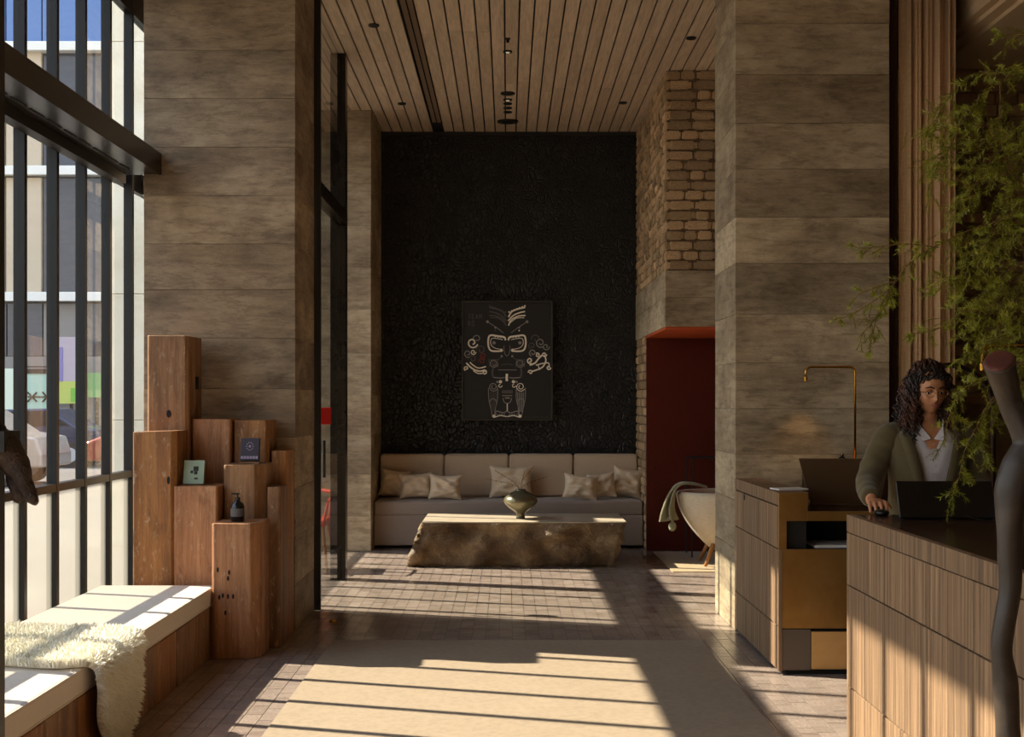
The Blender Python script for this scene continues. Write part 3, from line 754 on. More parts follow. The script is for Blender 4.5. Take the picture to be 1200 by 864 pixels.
# side scrolls
for (x, y, r, a, tr, c, wd) in ((135, 325, 36, .3, 1.2, 'w', 11), (165, 300, 30, 2, 1.1, 'g', 7), (105, 395, 26, 1, 1.2, 'g', 7), (190, 372, 30, 3, 1.2, 'd', 8), (140, 385, 18, 0, 1.3, 'w', 7), (95, 490, 15, 2, 1.1, 'w', 9), (212, 515, 15, 5, 1.1, 'w', 9), (135, 430, 24, 4, 1, 'd', 8), (205, 410, 22, 1, 1.3, 'r', 9), (195, 445, 20, 3, 1.2, 'r', 8),
                            (575, 325, 32, 1, 1.3, 'g', 8), (545, 300, 30, 3, 1, 'd', 8), (610, 350, 24, 0, 1.2, 'g', 7), (520, 345, 24, 2, 1.2, 'd', 7), (600, 400, 16, 0, 1.2, 'w', 9), (525, 390, 24, 2, 1.2, 'g', 8), (507, 440, 20, 1, 1.2, 'w', 10), (510, 515, 15, 3, 1.1, 'w', 9), (628, 485, 15, 0, 1.1, 'w', 9), (555, 405, 15, 4, 1.2, 'w', 8)):
    curl(c, x, y, r, a, tr, wd)
stroke('w', [(95, 455), (120, 480), (150, 500), (185, 508), (215, 500)], 12); stroke('w', [(118, 450), (140, 470), (175, 488), (222, 478)], 9); stroke('w', [(140, 505), (170, 522), (200, 522)], 8)
stroke('w', [(505, 470), (540, 455), (560, 430), (585, 405)], 12); stroke('w', [(515, 510), (550, 500), (590, 480), (610, 440), (600, 405)], 11); stroke('w', [(545, 470), (580, 460), (625, 455), (632, 480)], 9); stroke('w', [(570, 500), (560, 470)], 7)
# faint lettering
def glyph(c, ch, x, y, w_=14, h_=30, wd=4):
    G = {'T': [((0, 0), (1, 0)), ((.5, 0), (.5, 1))], 'E': [((0, 0), (0, 1)), ((0, 0), (1, 0)), ((0, .5), (.8, .5)), ((0, 1), (1, 1))], 'A': [((0, 1), (.5, 0)), ((.5, 0), (1, 1)), ((.2, .6), (.8, .6))],
         'M': [((0, 1), (0, 0)), ((0, 0), (.5, .6)), ((.5, .6), (1, 0)), ((1, 0), (1, 1))], 'R': [((0, 1), (0, 0)), ((0, 0), (.9, .1)), ((.9, .1), (.8, .5)), ((.8, .5), (0, .5)), ((.4, .5), (1, 1))], 'O': [((0, 0), (1, 0)), ((1, 0), (1, 1)), ((1, 1), (0, 1)), ((0, 1), (0, 0))]}
    for a, b_ in G[ch]: stroke(c, [(x+a[0]*w_, y+a[1]*h_), (x+b_[0]*w_, y+b_[1]*h_)], wd)
for i, ch in enumerate('TEAM'): glyph('d', ch, 108+24*i, 142)
for i, ch in enumerate('RO'): glyph('d', ch, 108+24*i, 186)
for i in range(8): stroke('d', [(470+20*i, 803), (482+20*i, 803)], 3)
for k, nm in (('w', 'cream_print'), ('g', 'grey_print'), ('d', 'dark_grey_print'), ('r', 'red_print')): tag(mbs[k].build(nm, inks[k], pi), kind='stuff')

# ================================================================== STONE TABLE, VASE
st = thing('stone_table', 'long rough-hewn stone block coffee table with a flat honed top', 'table', (.06, 11.6, 0))
def stone_block():
    nx, nz, ny = 44, 12, 14; H = .40
    rings = []
    # perimeter ring profile in (x,y), stacked in z
    L0, L1, D = -.97, .99, .9
    per = [(L0+(L1-L0)*i/nx, 0, 'f') for i in range(nx)] + [(L1, D*i/ny, 'r') for i in range(ny)] + [(L1-(L1-L0)*i/nx, D, 'b') for i in range(nx)] + [(L0, D-D*i/ny, 'l') for i in range(ny)]
    for k in range(nz+1):
        z = H*k/nz; t = k/nz; row = []
        for (x, y, s_) in per:
            amp = .055*math.sin(min(1, (1-t)*6)*PI/2)
            n1 = noise.fractal(Vector((x*3.2, y*3.2+5, z*5)), .9, 2.1, 5)
            n2 = abs(noise.noise(Vector((x*2.1+9, y*2, z*3.5))))
            n3 = noise.cell(Vector((x*5+.3*math.sin(z*14), y*4, z*6+x*1.5)))
            out = amp*(n1*1.1 - n2*1.5 + .45*n3)
            xl = x
            if x < -.7: xl = x + (t**1.4)*.13*min(1, (-.7-x)/.2) + .04*noise.noise(Vector((z*20, y*8, 1)))*min(1, (-.7-x)/.2)*(1-t)
            if x > .85: xl = x + .0 + .03*t*min(1, (x-.85)/.1) - .08*(1-t)*min(1, (x-.85)/.1)
            dx = {'f': 0, 'b': 0, 'l': -1, 'r': 1}[s_]*out; dy = {'f': -1, 'b': 1, 'l': 0, 'r': 0}[s_]*out
            if s_ == 'f': dy += .05*(1-t)*0 + .03*abs(math.sin(t*PI))*-.6
            row.append((xl+dx, y+dy+ (.0 if s_ != 'f' else .0), z))
        rings.append(row)
    return MB().loft(rings)
smooth(stone_block().build('rough_block', M['stone'], st))
o = st.children[0]
pts = [Vector(v.co) for v in o.data.vertices][-116:]
tp = MB(); n_ = len(pts); tp.loft([[(p.x*.998, p.y, .4005) for p in pts], [(p.x*.998, p.y, .409) for p in pts]]); tp.build('honed_top', M['stone_top'], st)
va = thing('ceramic_vase', 'squat olive glazed vase on a narrow foot on the stone table', 'vase', ((610-CX)*11.95/F, 11.95, .409))
prof = [(.05, 0), (.042, .01), (.035, .035), (.045, .06), (.085, .085), (.135, .12), (.163, .155), (.165, .175), (.15, .205), (.11, .235), (.06, .255), (.045, .265), (.05, .275), (.04, .278), (.035, .26)]
sub(MB().lathe(prof, n=28, c=(0, 0, 0)).build('body', M['vase'], va, True)); 
tg = MB()
for a, h_, sp_ in ((-.10, .20, -.14), (.03, .24, .10), (.05, .14, .2), (-.05, .12, -.28), (.02, .20, .02)):
    tg.tube(catmull([(0, 0, .25), (a*.5, 0, .25+h_*.4), (a+sp_*.3, .02, .25+h_*.7), (a+sp_, .03, .25+h_)], 5), .0022, 4)
    for i in range(6): tg.ball((a*.5+(a*.5+sp_)*i/6, .02, .25+h_*(.4+.6*i/6)), .005, .005, .006, 6, 4)
tg.build('dried_twig', M['twig'], va)

# ================================================================== NICHE CHAIR
ch = thing('lounge_chair', 'white boucle tub lounge chair with oak legs before the red niche', 'chair', (2.05, 11.8, 0))
prof = []
rings = []
for k in range(13):
    t = k/12; z = .12+.56*t**1.0; r = .50*math.sin(min(1, .12+t*.88)*PI/2)**.75
    rings.append([(r*math.cos(a)*(1.0), r*.85*math.sin(a), z + .14*t*max(0, math.cos(a))**2) for a in [2*PI*i/28 for i in range(28)]])
for k in range(8):
    t = 1-k/7; z = .36+.32*t; r = .50*math.sin(min(1, .12+t*.88)*PI/2)**.75*.86*(1 if k < 7 else .2)
    rings.append([(r*math.cos(a), r*.85*math.sin(a), z+ .14*t*max(0, math.cos(a))**2) for a in [2*PI*i/28 for i in range(28)]])
sub(MB().loft(rings).build('shell', M['boucle'], ch, True))
for a in (.8, 2.35, 3.9, 5.5):
    c_, s_ = math.cos(a), math.sin(a)
    MB().tube([(.24*c_, .2*s_, .2), (.36*c_, .3*s_, .010)], [.024, .014], 10).build('leg', M['leg'], ch, True)
th = thing('throw_blanket', 'sage green knitted throw hanging over the tub chair edge', 'blanket', (1.58, 11.72, .72))
b = MB()
for i in range(16):
    dx = (i-8)*.004; dy = (i % 8-4)*.02; bl = R.uniform(-.02, .02)
    b.tube(catmull([(.24, .04+dy, .0), (.12, .02+dy, .03+bl*.2), (.0, dy, .03), (-.07+dx, dy-.01, -.04), (-.11+dx*2, dy-.02, -.2+bl), (-.10+dx*3, dy-.02, -.30+bl)], 5), .011, 6)
b.build('knitted_strand', M['throw'], th)
b = MB(); b.ball((-.075, -.02, -.36), .035, .03, .045); b.tube([(-.1, -.02, -.29), (-.15, -.02, -.31)], [.02, .006], 6); b.build('tassel_knot', M['throw'], th)
tb = thing('side_table', 'thin black metal side table behind the white tub chair', 'table', (2.0, 12.45, 0))
b = MB(); b.box(-.24, .3, -.2, .2, .955, .965); b.build('table_top', M['black'], tb)
for sx in (-.235, .295):
    for sy in (-.19, .19): MB().box(sx-.006, sx+.006, sy-.006, sy+.006, .009, .955).build('leg', M['black'], tb)
mt = tag(bev(MB().box(1.45, 2.65, 11.25, 12.75, .0, .008).build('jute_mat', fabric('jute', lin(170, 146, 104), lin(154, 130, 90), 60, 1.0)), .003, 1), 'brown jute mat under the white tub chair', 'mat')
# red chair behind screen
rc = thing('red_chair', 'red lacquered armchair with oak legs beyond the glass screen', 'chair', (-1.82, 11.45, 0))
bev(MB().box(-.24, .22, -.22, .22, .40, .46).build('seat', M['redpaint'], rc), .02, 3)
for sx in (-1, 1):
    for sy in (-1, 1): MB().tube([(.19*sx, .18*sy, .40), (.235*sx, .22*sy, 0)], [.018, .012], 8).build('leg', M['leg'], rc)
    b = MB(); b.tube(catmull([(.245*sx, -.24, .62), (.25*sx, 0, .65), (.22*sx, .2, .68)], 5), .014, 8); b.tube([(.2*sx, -.2, .44), (.245*sx, -.22, .62)], .012, 8); b.build('arm_rail', M['redpaint'], rc)
b = MB(); b.tube(catmull([(-.22, .2, .68), (0, .27, .70), (.22, .2, .68)], 5), .016, 8); b.tube([(-.2, .2, .44), (-.22, .2, .68)], .014, 8); b.tube([(.2, .2, .44), (.22, .2, .68)], .014, 8); b.build('backrest', M['redpaint'], rc)

# ================================================================== RECEPTION DESKS
DZ = 1.0
def panel_face(t, X, Yn, Yf, joints, rows, mat):
    ys_ = [Yn]+joints+[Yf]
    for z0, z1 in rows:
        for a, e in zip(ys_, ys_[1:]):
            o = MB().box(X, X+.02, a+.0025, e-.0025, z0+.003, z1-.003).build('front_panel', mat, t); bev(o, .0015, 1)
rd = thing('reception_desk', 'large near reception desk with vertical oak panels and dark top', 'desk')
XD, YF = 1.504, 5.68
panel_face(rd, XD, 2.5, YF-.0, [3.0, 3.3, 3.59, 3.83, 4.14, 4.375, 4.56, 4.79, 5.11, 5.39], [(.0, .245), (.245, .69), (.69, .923)], M['desk'])
MB().box(XD+.014, XD+.6, 2.5, YF-.02, 0, .9).build('carcass', M['void'], rd)
MB().box(XD+.002, XD+.6, YF-.02, YF-.002, 0, .918).build('end_panel', M['desk'], rd)
bev(MB().box(XD, XD+.03, 2.5, YF, .924, DZ).build('top_edge', M['desk'], rd), .001)
bev(MB().box(XD+.03, 4.6, 2.5, YF, .93, DZ-.001).build('counter_top', M['top'], rd), .002)
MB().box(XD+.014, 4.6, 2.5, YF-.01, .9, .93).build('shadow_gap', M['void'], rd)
MB().box(2.9, 4.5, 2.6, 5.4, 0, .9).build('carcass', M['void'], rd)

ld = thing('reception_desk', 'farther reception desk with brass end against the right column', 'desk')
YL = 7.03; XL = 1.486; YL1 = 8.375
panel_face(ld, XL, YL+.01, YL1, [7.28, 7.53, 7.80, 8.08], [(.02, .265), (.265, .69), (.69, .925)], M['desk'])
bev(MB().box(XL, XL+.17, YL+.012, YL1, .93, DZ).build('top_edge', M['desk'], ld), .002)
MB().box(XL+.014, XL+.16, YL+.03, YL1, .02, .93).build('carcass', M['void'], ld)
bev(MB().box(XL+.155, 2.75, YL+.01, YL1, .865, .893).build('work_top', M['top'], ld), .002)
f_ = MB(); f_.box(XL+.002, XL+.16, YL-.004, YL+.012, .845, DZ-.001); f_.box(XL+.16, 2.7, YL-.004, YL+.012, .845, .898); f_.box(XL+.002, XL+.045, YL-.004, YL+.012, .69, .845)
bev(f_.build('brass_frame', M['brass'], ld), .001, 1)
bev(MB().box(XL+.02, 2.7, YL-.003, YL+.014, .255, .69).build('brass_panel', M['brass'], ld), .0015, 1)
MB().box(XL, XL+.02, YL-.006, YL+.01, .02, .69).build('corner_strip', M['desk'], ld)
bev(MB().box(XL+.022, XL+.178, YL-.0, YL+.014, .025, .25).build('grey_panel', M['greymetal'], ld), .001, 1)
bev(MB().box(XL+.182, 2.7, YL-.001, YL+.014, .03, .237).build('brass_drawer', M['brass_pale'], ld), .0015, 1)
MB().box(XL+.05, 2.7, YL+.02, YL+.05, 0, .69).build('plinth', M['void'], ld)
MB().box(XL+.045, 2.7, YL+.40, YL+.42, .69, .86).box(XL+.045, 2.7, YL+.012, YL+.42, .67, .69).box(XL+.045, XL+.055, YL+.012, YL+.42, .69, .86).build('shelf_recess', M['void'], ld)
MB().box(XL-.003, XL, 8.02, 8.06, .885, .92).build('socket', M['black'], ld)
MB().box(1.925, 2.75, 8.12, YL1, .893, 1.10).build('upstand', M['top'], ld)
tag(bev(MB().box(1.70, 2.35, 7.08, 7.36, .6905, .705).build('paper_stack', M['white']), .002), 'white paper stack inside the open shelf of the brass desk', 'paper')
o = tag(MB().box(-.09, .09, -.06, .06, 0, .008).build('papers', M['white']), 'loose white papers on the corner of the brass-ended desk', 'paper'); o.location = (1.60, 7.28, DZ+.001); o.rotation_euler = (0, 0, .25)

lp = thing('laptop', 'open bronze-backed laptop on the brass-ended desk', 'laptop', (1.98, 7.5, .893))
bev(MB().box(-.21, .21, -.0, .26, 0, .016).build('base', M['laptop'], lp), .004)
o = bev(MB().loft([[(-.205, 0, 0), (.205, 0, 0), (.205, .01, 0), (-.205, .01, 0)], [(-.29, 0, .27), (.24, 0, .27), (.24, .01, .27), (-.29, .01, .27)]]).build('lid', M['laptop'], lp), .003); o.location = (0, 0, .014); o.rotation_euler = (math.radians(14), 0, 0)
lq = thing('card_holder', 'tiny black box with white card on the desk upstand', 'box', ((959-CX)*8.2/F, 8.2, 1.10))
bev(MB().box(-.04, .05, -.02, .04, .006, .03).build('box', M['black'], lq), .003); MB().box(-.05, .055, -.05, -.0, 0, .006).build('card', M['white'], lq)
lq = thing('small_bottle', 'small black bottle beside the far brass lamp', 'bottle', ((987-CX)*8.22/F, 8.22, 1.10))
MB().lathe([(.02, 0), (.022, .005), (.022, .04), (.01, .05), (.01, .065)], n=12).build('bottle', M['bottle'], lq, True)

def pipe_lamp(label, x_end, x_post, z_end, z_top, z_base, Y, r=.0075, rc=.05):
    t = thing('brass_lamp', label, 'lamp', (x_post, Y, z_base)); d = x_end-x_post; s = -1 if d < 0 else 1
    pts = [(0, 0, .01), (0, 0, z_top-z_base-rc)] + [(s*rc*(1-math.cos(a)), 0, z_top-z_base-rc+rc*math.sin(a)) for a in (.4, .8, 1.2, PI/2)]
    pts += [(d-s*rc+s*rc*math.sin(a), 0, z_top-z_base-rc+rc*math.cos(a)) for a in (0, .4, .8, 1.2, PI/2)] + [(d, 0, z_end-z_base+.02)]
    MB().tube(pts, r, 10).build('pipe', M['brass_pipe'], t, True)
    MB().lathe([(.05, 0), (.05, .012), (.012, .014)], n=20).build('base', M['brass_pipe'], t)
    MB().lathe([(.012, z_end-z_base-.006), (.014, z_end-z_base+.024)], c=(d, 0, 0), n=14).build('spout_head', M['brass_pipe'], t)
    return t
lm = pipe_lamp('thin brass bent-pipe lamp against the right column', (945-CX)*8.2/F, (1003-CX)*8.2/F, CH+(471-446)*8.2/F, CH+(471-430)*8.2/F, 1.10, 8.22, rc=.035)
L_ = bpy.data.lights.new('lamp_bulb', 'SPOT'); L_.energy = 6; L_.color = (1, .62, .28); L_.spot_size = 1.5; L_.spot_blend = .8; L_.shadow_soft_size = .012
lo = bpy.data.objects.new('lamp_bulb', L_); COL.objects.link(lo); lo.parent = lm; lo.location = ((945-1003)*8.2/F, 0, CH+(471-446)*8.2/F-1.10-.012)
pipe_lamp('thin brass bent-pipe lamp behind the smooth dark sculpture', 2.04, 2.62, 1.64, 1.74, 1.0, 5.5, rc=.04)

# things on near desk
mo = thing('monitor', 'black tilted computer display on the near reception desk', 'monitor', (1.865, 5.42, DZ))
o = bev(MB().box(-.205, .205, -.008, .008, 0, .165).build('display', M['screen_black'], mo), .004); o.location = (0, 0, .006); o.rotation_euler = (math.radians(-22), 0, 0)
bev(MB().box(-.19, .19, .0, .16, 0, .008).build('foot', M['screen_black'], mo), .002)
ps = thing('card_terminal', 'light grey slanted terminal beside the black display', 'terminal', (2.10, 5.36, DZ), math.radians(-25))
bev(MB().box(-.045, .045, -.05, .06, 0, .02).build('base', M['greyp'], ps), .004)
o = bev(MB().box(-.04, .04, -.006, .006, 0, .14).build('display', M['screen_black'], ps), .004); o.location = (.01, -.02, .02); o.rotation_euler = (math.radians(-38), 0, 0)
o = bev(MB().box(-.048, -.041, -.010, .010, 0, .15).build('side_rim', M['greyp'], ps), .002); o.location = (.01, -.02, .018); o.rotation_euler = (math.radians(-38), 0, 0)
cb = tag(MB().tube(catmull([(2.08, 5.40, 1.004), (2.0, 5.32, 1.004), (1.96, 5.36, 1.01), (1.93, 5.41, 1.02)], 5), .003, 6).build('cable', M['screen_black']), 'thin black cable between display and grey terminal', 'cable')
wbx = thing('wooden_tray', 'small orange-brown wooden tray at the right edge of the near desk', 'tray', (2.32, 5.45, DZ))
b = MB(); b.box(-.13, .13, -.09, .09, 0, .008); b.box(-.13, .13, -.09, -.08, .008, .05); b.box(-.13, .13, .08, .09, .008, .05); b.box(-.13, -.12, -.08, .08, .008, .05); b.box(.12, .13, -.08, .08, .008, .05); b.build('tray', M['leg'], wbx)

# hoop
hp = thing('arched_stand', 'dark bronze arched tube stand behind the receptionist', 'stand', ((1112-CX)*6.75/F, 6.75, 0))
hw = .235; zt = CH-(428-471)*6.75/F
pts = [(-hw, 0, .01), (-hw, 0, zt-hw)] + [(-hw*math.cos(a), 0, zt-hw+hw*math.sin(a)) for a in [PI*k/16 for k in range(1, 16)]] + [(hw, 0, zt-hw), (hw, 0, .01)]
MB().tube(pts, .014, 12).build('arch', M['dbrown'], hp, True)
b = MB(); b.lathe([(.09, 0), (.09, .012)], (-hw, 0, 0)); b.lathe([(.09, 0), (.09, .012)], (hw, 0, 0)); b.build('foot', M['dbrown'], hp)

# curtain
cu = thing('curtain', 'heavy fawn woven curtain hanging right of the right column', 'curtain', (0, 8.47, 0))
rings = []; nx = 90
for z in (0.02, 1, 2, 3, CEIL-.01):
    row = []
    for i in range(nx+1):
        t = i/nx; x = 2.60+.36*t
        row.append((x, .022*math.sin(t*34)+.014*math.sin(t*61+1)+.012*math.sin(t*15+z*.3)+.004*math.sin(z*3+t*9), z))
    rings.append(row)
o = MB().loft(rings, cap=False, closed=False).build('drape', M['curtain'], cu, True); sm_ = o.modifiers.new('s', 'SOLIDIFY'); sm_.thickness = .006
rings = [[(2.525+.07*i/10, .05+.02*math.sin(i*1.3), z) for i in range(11)] for z in (0.02, CEIL-.01)]
o = MB().loft(rings, cap=False, closed=False).build('lining', fabric('brown_lining', lin(84, 58, 40), lin(70, 48, 34), 120), cu, True)

# ================================================================== FOREGROUND SCULPTURES
sc_ = thing('branch_sculpture', 'smooth dark wooden limb sculpture standing before the near desk', 'sculpture')
Ys = 3.3; k_ = Ys/F
path = [(1171, 424, 18), (1176, 444, 17), (1184, 470, 15), (1195, 496, 15), (1203, 520, 17), (1196, 545, 21), (1188, 572, 20), (1184, 600, 16.5), (1184, 640, 14.5), (1183, 690, 13.5), (1178, 730, 13), (1174, 765, 13), (1178, 800, 14), (1181, 864, 14.5), (1186, 960, 16), (1190, 1060, 18), (1192, 1150, 22)]
pts = catmull([P(a, b_, Ys-(.05 if i == 0 else .02 if i == 1 else 0)) for i, (a, b_, _) in enumerate(path)], 5); rad = interp([c*k_ for _, _, c in path], 5)
tp = pts[0]; pts[-1].z = 0.0
b = MB().tube(pts, rad, 18)
b.tube(catmull([P(1200, 545, Ys), P(1214, 520, Ys+.03), P(1240, 480, Ys+.06), P(1262, 430, Ys+.1)], 5), interp([20*k_, 17*k_, 14*k_, 11*k_], 5), 14)
o = b.build('limb', M['statue'], sc_, True)
for v in o.data.vertices:
    n1 = noise.noise(v.co*9); v.co += v.co.normalized()*0 + Vector((n1, noise.noise(v.co*9+Vector((3, 1, 2))), 0))*.006
nrm = (pts[0]-pts[1]).normalized(); a1 = Vector((1, 0, 0)); a1 = (a1-nrm*a1.dot(nrm)).normalized(); a2 = nrm.cross(a1)
b = MB(); b.loft([[tp+nrm*q_ + (a1*math.cos(t)+a2*math.sin(t))*rad[0]*s_ for t in [2*PI*i/20 for i in range(20)]] for q_, s_ in ((-.01, .93), (.002, .98), (.006, .93), (.008, .8))])
b.build('cut_face', M['statue_cut'], sc_, False)

po = thing('black_post', 'black steel post at the left edge of the picture', 'post', (-1.24, 3.1, 0))
bev(MB().box(-.06, .008, -.04, .04, 0, CEIL-.002).build('shaft', M['black'], po), .004)
hs_ = thing('carved_hook', 'dark hooked driftwood carving held by the black post', 'sculpture')
Yh = 3.1; k_ = Yh/F
def HP(a, b_, dy=0): return P(a, b_, Yh+dy)
b = MB()
b.tube(catmull([HP(-16, 530), HP(-2, 524), HP(10, 532), HP(22, 552), HP(31, 572), HP(38, 584), HP(44, 589)], 5), interp([x*k_ for x in (24, 23, 19, 14, 10, 8, 4)], 5), 12)
b.tube(catmull([HP(14, 545, .01), HP(17, 560, .01), HP(20, 575, .0), HP(28, 584, .0)], 4), interp([x*k_ for x in (9, 10, 9, 7)], 4), 10)
b.tube(catmull([HP(-14, 505), HP(-2, 500), HP(6, 508)], 4), interp([x*k_ for x in (8, 7, 3)], 4), 8)
o = b.build('carving', M['horn'], hs_, True)
for v in o.data.vertices: v.co += Vector((noise.noise(v.co*40), noise.noise(v.co*40+Vector((5, 5, 5))), noise.noise(v.co*38+Vector((9, 2, 5)))))*.006
b = MB(); b.box(-1.25, -1.20, 3.05, 3.15, 1.38, 1.43); b.build('bracket', M['black'], hs_)

# ================================================================== PLANT
pl = thing('hanging_fern', 'feathery green needle-leaved plant arching over the reception from the right', 'plant')
stems = MB(); leaves = MB()
RP = random.Random(11)
def needles(a, b_, n, L=.022, t0=0):
    d = (b_-a); ln = d.length
    if ln < 1e-5: return
    d = d/ln
    for i in range(n):
        p = a + (b_-a)*((i+RP.random())/n)
        r_ = Vector((RP.uniform(-1, 1), RP.uniform(-1, 1), RP.uniform(-1, 1))); r_ = (r_-d*r_.dot(d)).normalized()
        v = (r_*.85+d*.5).normalized()*L*RP.uniform(.7, 1.3); s_ = v.cross(d).normalized()*.0018
        leaves.tri(p-s_, p+s_, p+v, RP.random())
def sprig(p, d, L, dens=1.0):
    n = max(3, int(L/.02)); pts = [Vector(p)]; d = Vector(d).normalized()
    for i in range(n):
        d = (d + Vector((RP.uniform(-.12, .12), RP.uniform(-.12, .12), RP.uniform(-.12, .06)-.03))).normalized(); pts.append(pts[-1]+d*L/n)
    stems.tube(pts[::2] if len(pts) > 5 else pts, .0009, 3)
    for i in range(len(pts)-1): needles(pts[i], pts[i+1], int(9*dens))
def branch(pl_, r0=.004, tw=.045, tl=(.05, .12), sub_=True, dens=1.0):
    pts = catmull([P(*q_) for q_ in pl_], 8)
    rad = [r0*(1-.75*i/(len(pts)-1)) for i in range(len(pts))]; stems.tube(pts, rad, 5)
    acc = 0
    for i in range(1, len(pts)):
        seg = (pts[i]-pts[i-1]); acc += seg.length
        if i > 1: needles(pts[i-1], pts[i], int(3*dens), .018)
        while acc > tw:
            acc -= tw
            d = (seg.normalized()*.6 + Vector((RP.uniform(-1, 1), RP.uniform(-.9, .6), RP.uniform(-1, .55)))).normalized()
            p = pts[i]; L = RP.uniform(*tl)
            sprig(p, d, L, dens)
            if sub_ and RP.random() < .7: sprig(p+d*L*.4, (d+Vector((RP.uniform(-1, 1), RP.uniform(-.5, .5), RP.uniform(-1, .3)))).normalized(), L*.7, dens)
B = [
 [(1330, 90, 5.6), (1260, 60, 5.5), (1200, 78, 5.4), (1172, 97, 5.4), (1151, 110, 5.4), (1138, 135, 5.35)],
 [(1200, 78, 5.4), (1172, 84, 5.3), (1140, 88, 5.3), (1105, 125, 5.3), (1090, 160, 5.3)],
 [(1151, 110, 5.4), (1128, 140, 5.4), (1112, 175, 5.4), (1095, 200, 5.4), (1090, 230, 5.4)],
 [(1172, 97, 5.4), (1172, 140, 5.4), (1165, 180, 5.4)],
 [(1330, 200, 5.6), (1250, 170, 5.5), (1190, 180, 5.4), (1145, 215, 5.4), (1115, 265, 5.35)],
 [(1330, 200, 5.6), (1240, 210, 5.5), (1195, 240, 5.4), (1160, 280, 5.4), (1145, 330, 5.4)],
 [(1330, 260, 5.5), (1230, 250, 5.4), (1160, 262, 5.35), (1110, 282, 5.3), (1070, 305, 5.3), (1043, 338, 5.3), (1010, 362, 5.3), (985, 374, 5.3)],
 [(1100, 290, 5.3), (1060, 286, 5.3), (1025, 290, 5.3), (1005, 291, 5.3)],
 [(1043, 338, 5.3), (1030, 365, 5.3), (1022, 395, 5.3), (1018, 418, 5.3)],
 [(1050, 325, 5.3), (1036, 360, 5.3), (1008, 395, 5.3)],
 [(1048, 330, 5.3), (1033, 335, 5.3), (1005, 345, 5.3)],
 [(1330, 330, 5.5), (1230, 300, 5.4), (1180, 320, 5.4), (1140, 355, 5.3), (1100, 385, 5.3), (1062, 392, 5.3)],
 [(1330, 330, 5.5), (1240, 345, 5.4), (1180, 367, 5.4), (1150, 362, 5.4), (1125, 345, 5.4), (1105, 320, 5.4)],
 [(1330, 380, 5.5), (1250, 370, 5.4), (1205, 385, 5.4), (1160, 400, 5.35), (1130, 420, 5.3)],
 [(1330, 420, 5.5), (1240, 400, 5.3), (1190, 430, 5.2), (1150, 445, 5.2), (1125, 462, 5.15), (1112, 490, 5.1), (1105, 520, 5.1)],
 [(1190, 430, 5.2), (1165, 470, 5.2), (1145, 500, 5.2), (1130, 530, 5.2), (1124, 560, 5.2), (1112, 590, 5.15)],
 [(1165, 465, 5.2), (1150, 490, 5.2), (1152, 530, 5.2), (1158, 548, 5.2)],
 [(1240, 400, 5.3), (1195, 455, 5.3), (1172, 480, 5.3), (1160, 505, 5.3)],
 [(1330, 140, 5.6), (1250, 130, 5.5), (1205, 150, 5.5), (1185, 210, 5.5), (1180, 270, 5.5)],
 [(1330, 300, 5.6), (1250, 290, 5.5), (1200, 330, 5.5), (1175, 385, 5.5)],
 [(1260, 60, 5.5), (1210, 40, 5.5), (1172, 42, 5.5)],
]
for i, b_ in enumerate(B): branch(b_, .0045 if i in (0, 4, 6, 11, 14) else .003, .030 if i < 14 else .028, (.05, .11) if b_[-1][0] > 1060 else (.035, .075), dens=(1.0 if b_[-1][0] > 1060 else .9))
for (cx, cy, n, sp_) in ((1118, 160, 26, 34), (1110, 185, 16, 26), (1150, 205, 20, 34), (1185, 150, 16, 28), (1180, 290, 26, 34), (1140, 300, 22, 30), (1180, 350, 26, 34), (1140, 378, 20, 30), (1110, 330, 10, 30), (1180, 405, 16, 28), (1195, 230, 20, 30)):
    for _ in range(int(n*2.0)):
        p = P(cx+RP.gauss(0, sp_*.6), cy+RP.gauss(0, sp_*.55), RP.uniform(5.25, 5.6))
        sprig(p, (RP.uniform(-1, .3), RP.uniform(-.6, .6), RP.uniform(-1, .6)), RP.uniform(.05, .11))
# stems gather in a pot beyond the picture edge
root = Vector((3.25, 5.35, 1.25))
for e in ((1330, 90, 5.6), (1330, 200, 5.6), (1330, 260, 5.5), (1330, 330, 5.5), (1330, 380, 5.5), (1330, 420, 5.5), (1330, 140, 5.6), (1330, 300, 5.6)):
    q_ = P(*e); stems.tube(catmull([q_, q_+Vector((.25, 0, .06)), root+Vector((0, 0, .4)), root], 6), .005, 5)
stems.build('stem', M['twig'], pl); tag(leaves.build('needle', M['leaf'], pl, False, True), kind='stuff')
MB().lathe([(.09, -.25), (.13, -.24), (.16, -.1), (.14, 0), (.12, .02), (.1, .0)], root, 24).build('pot', M['statue'], pl, True)

# ================================================================== RECEPTIONIST
pe = thing('person', 'woman with long curly dark hair, glasses, olive blazer and white shirt at the desk', 'person', (2.0, 6.12, 0), 0)
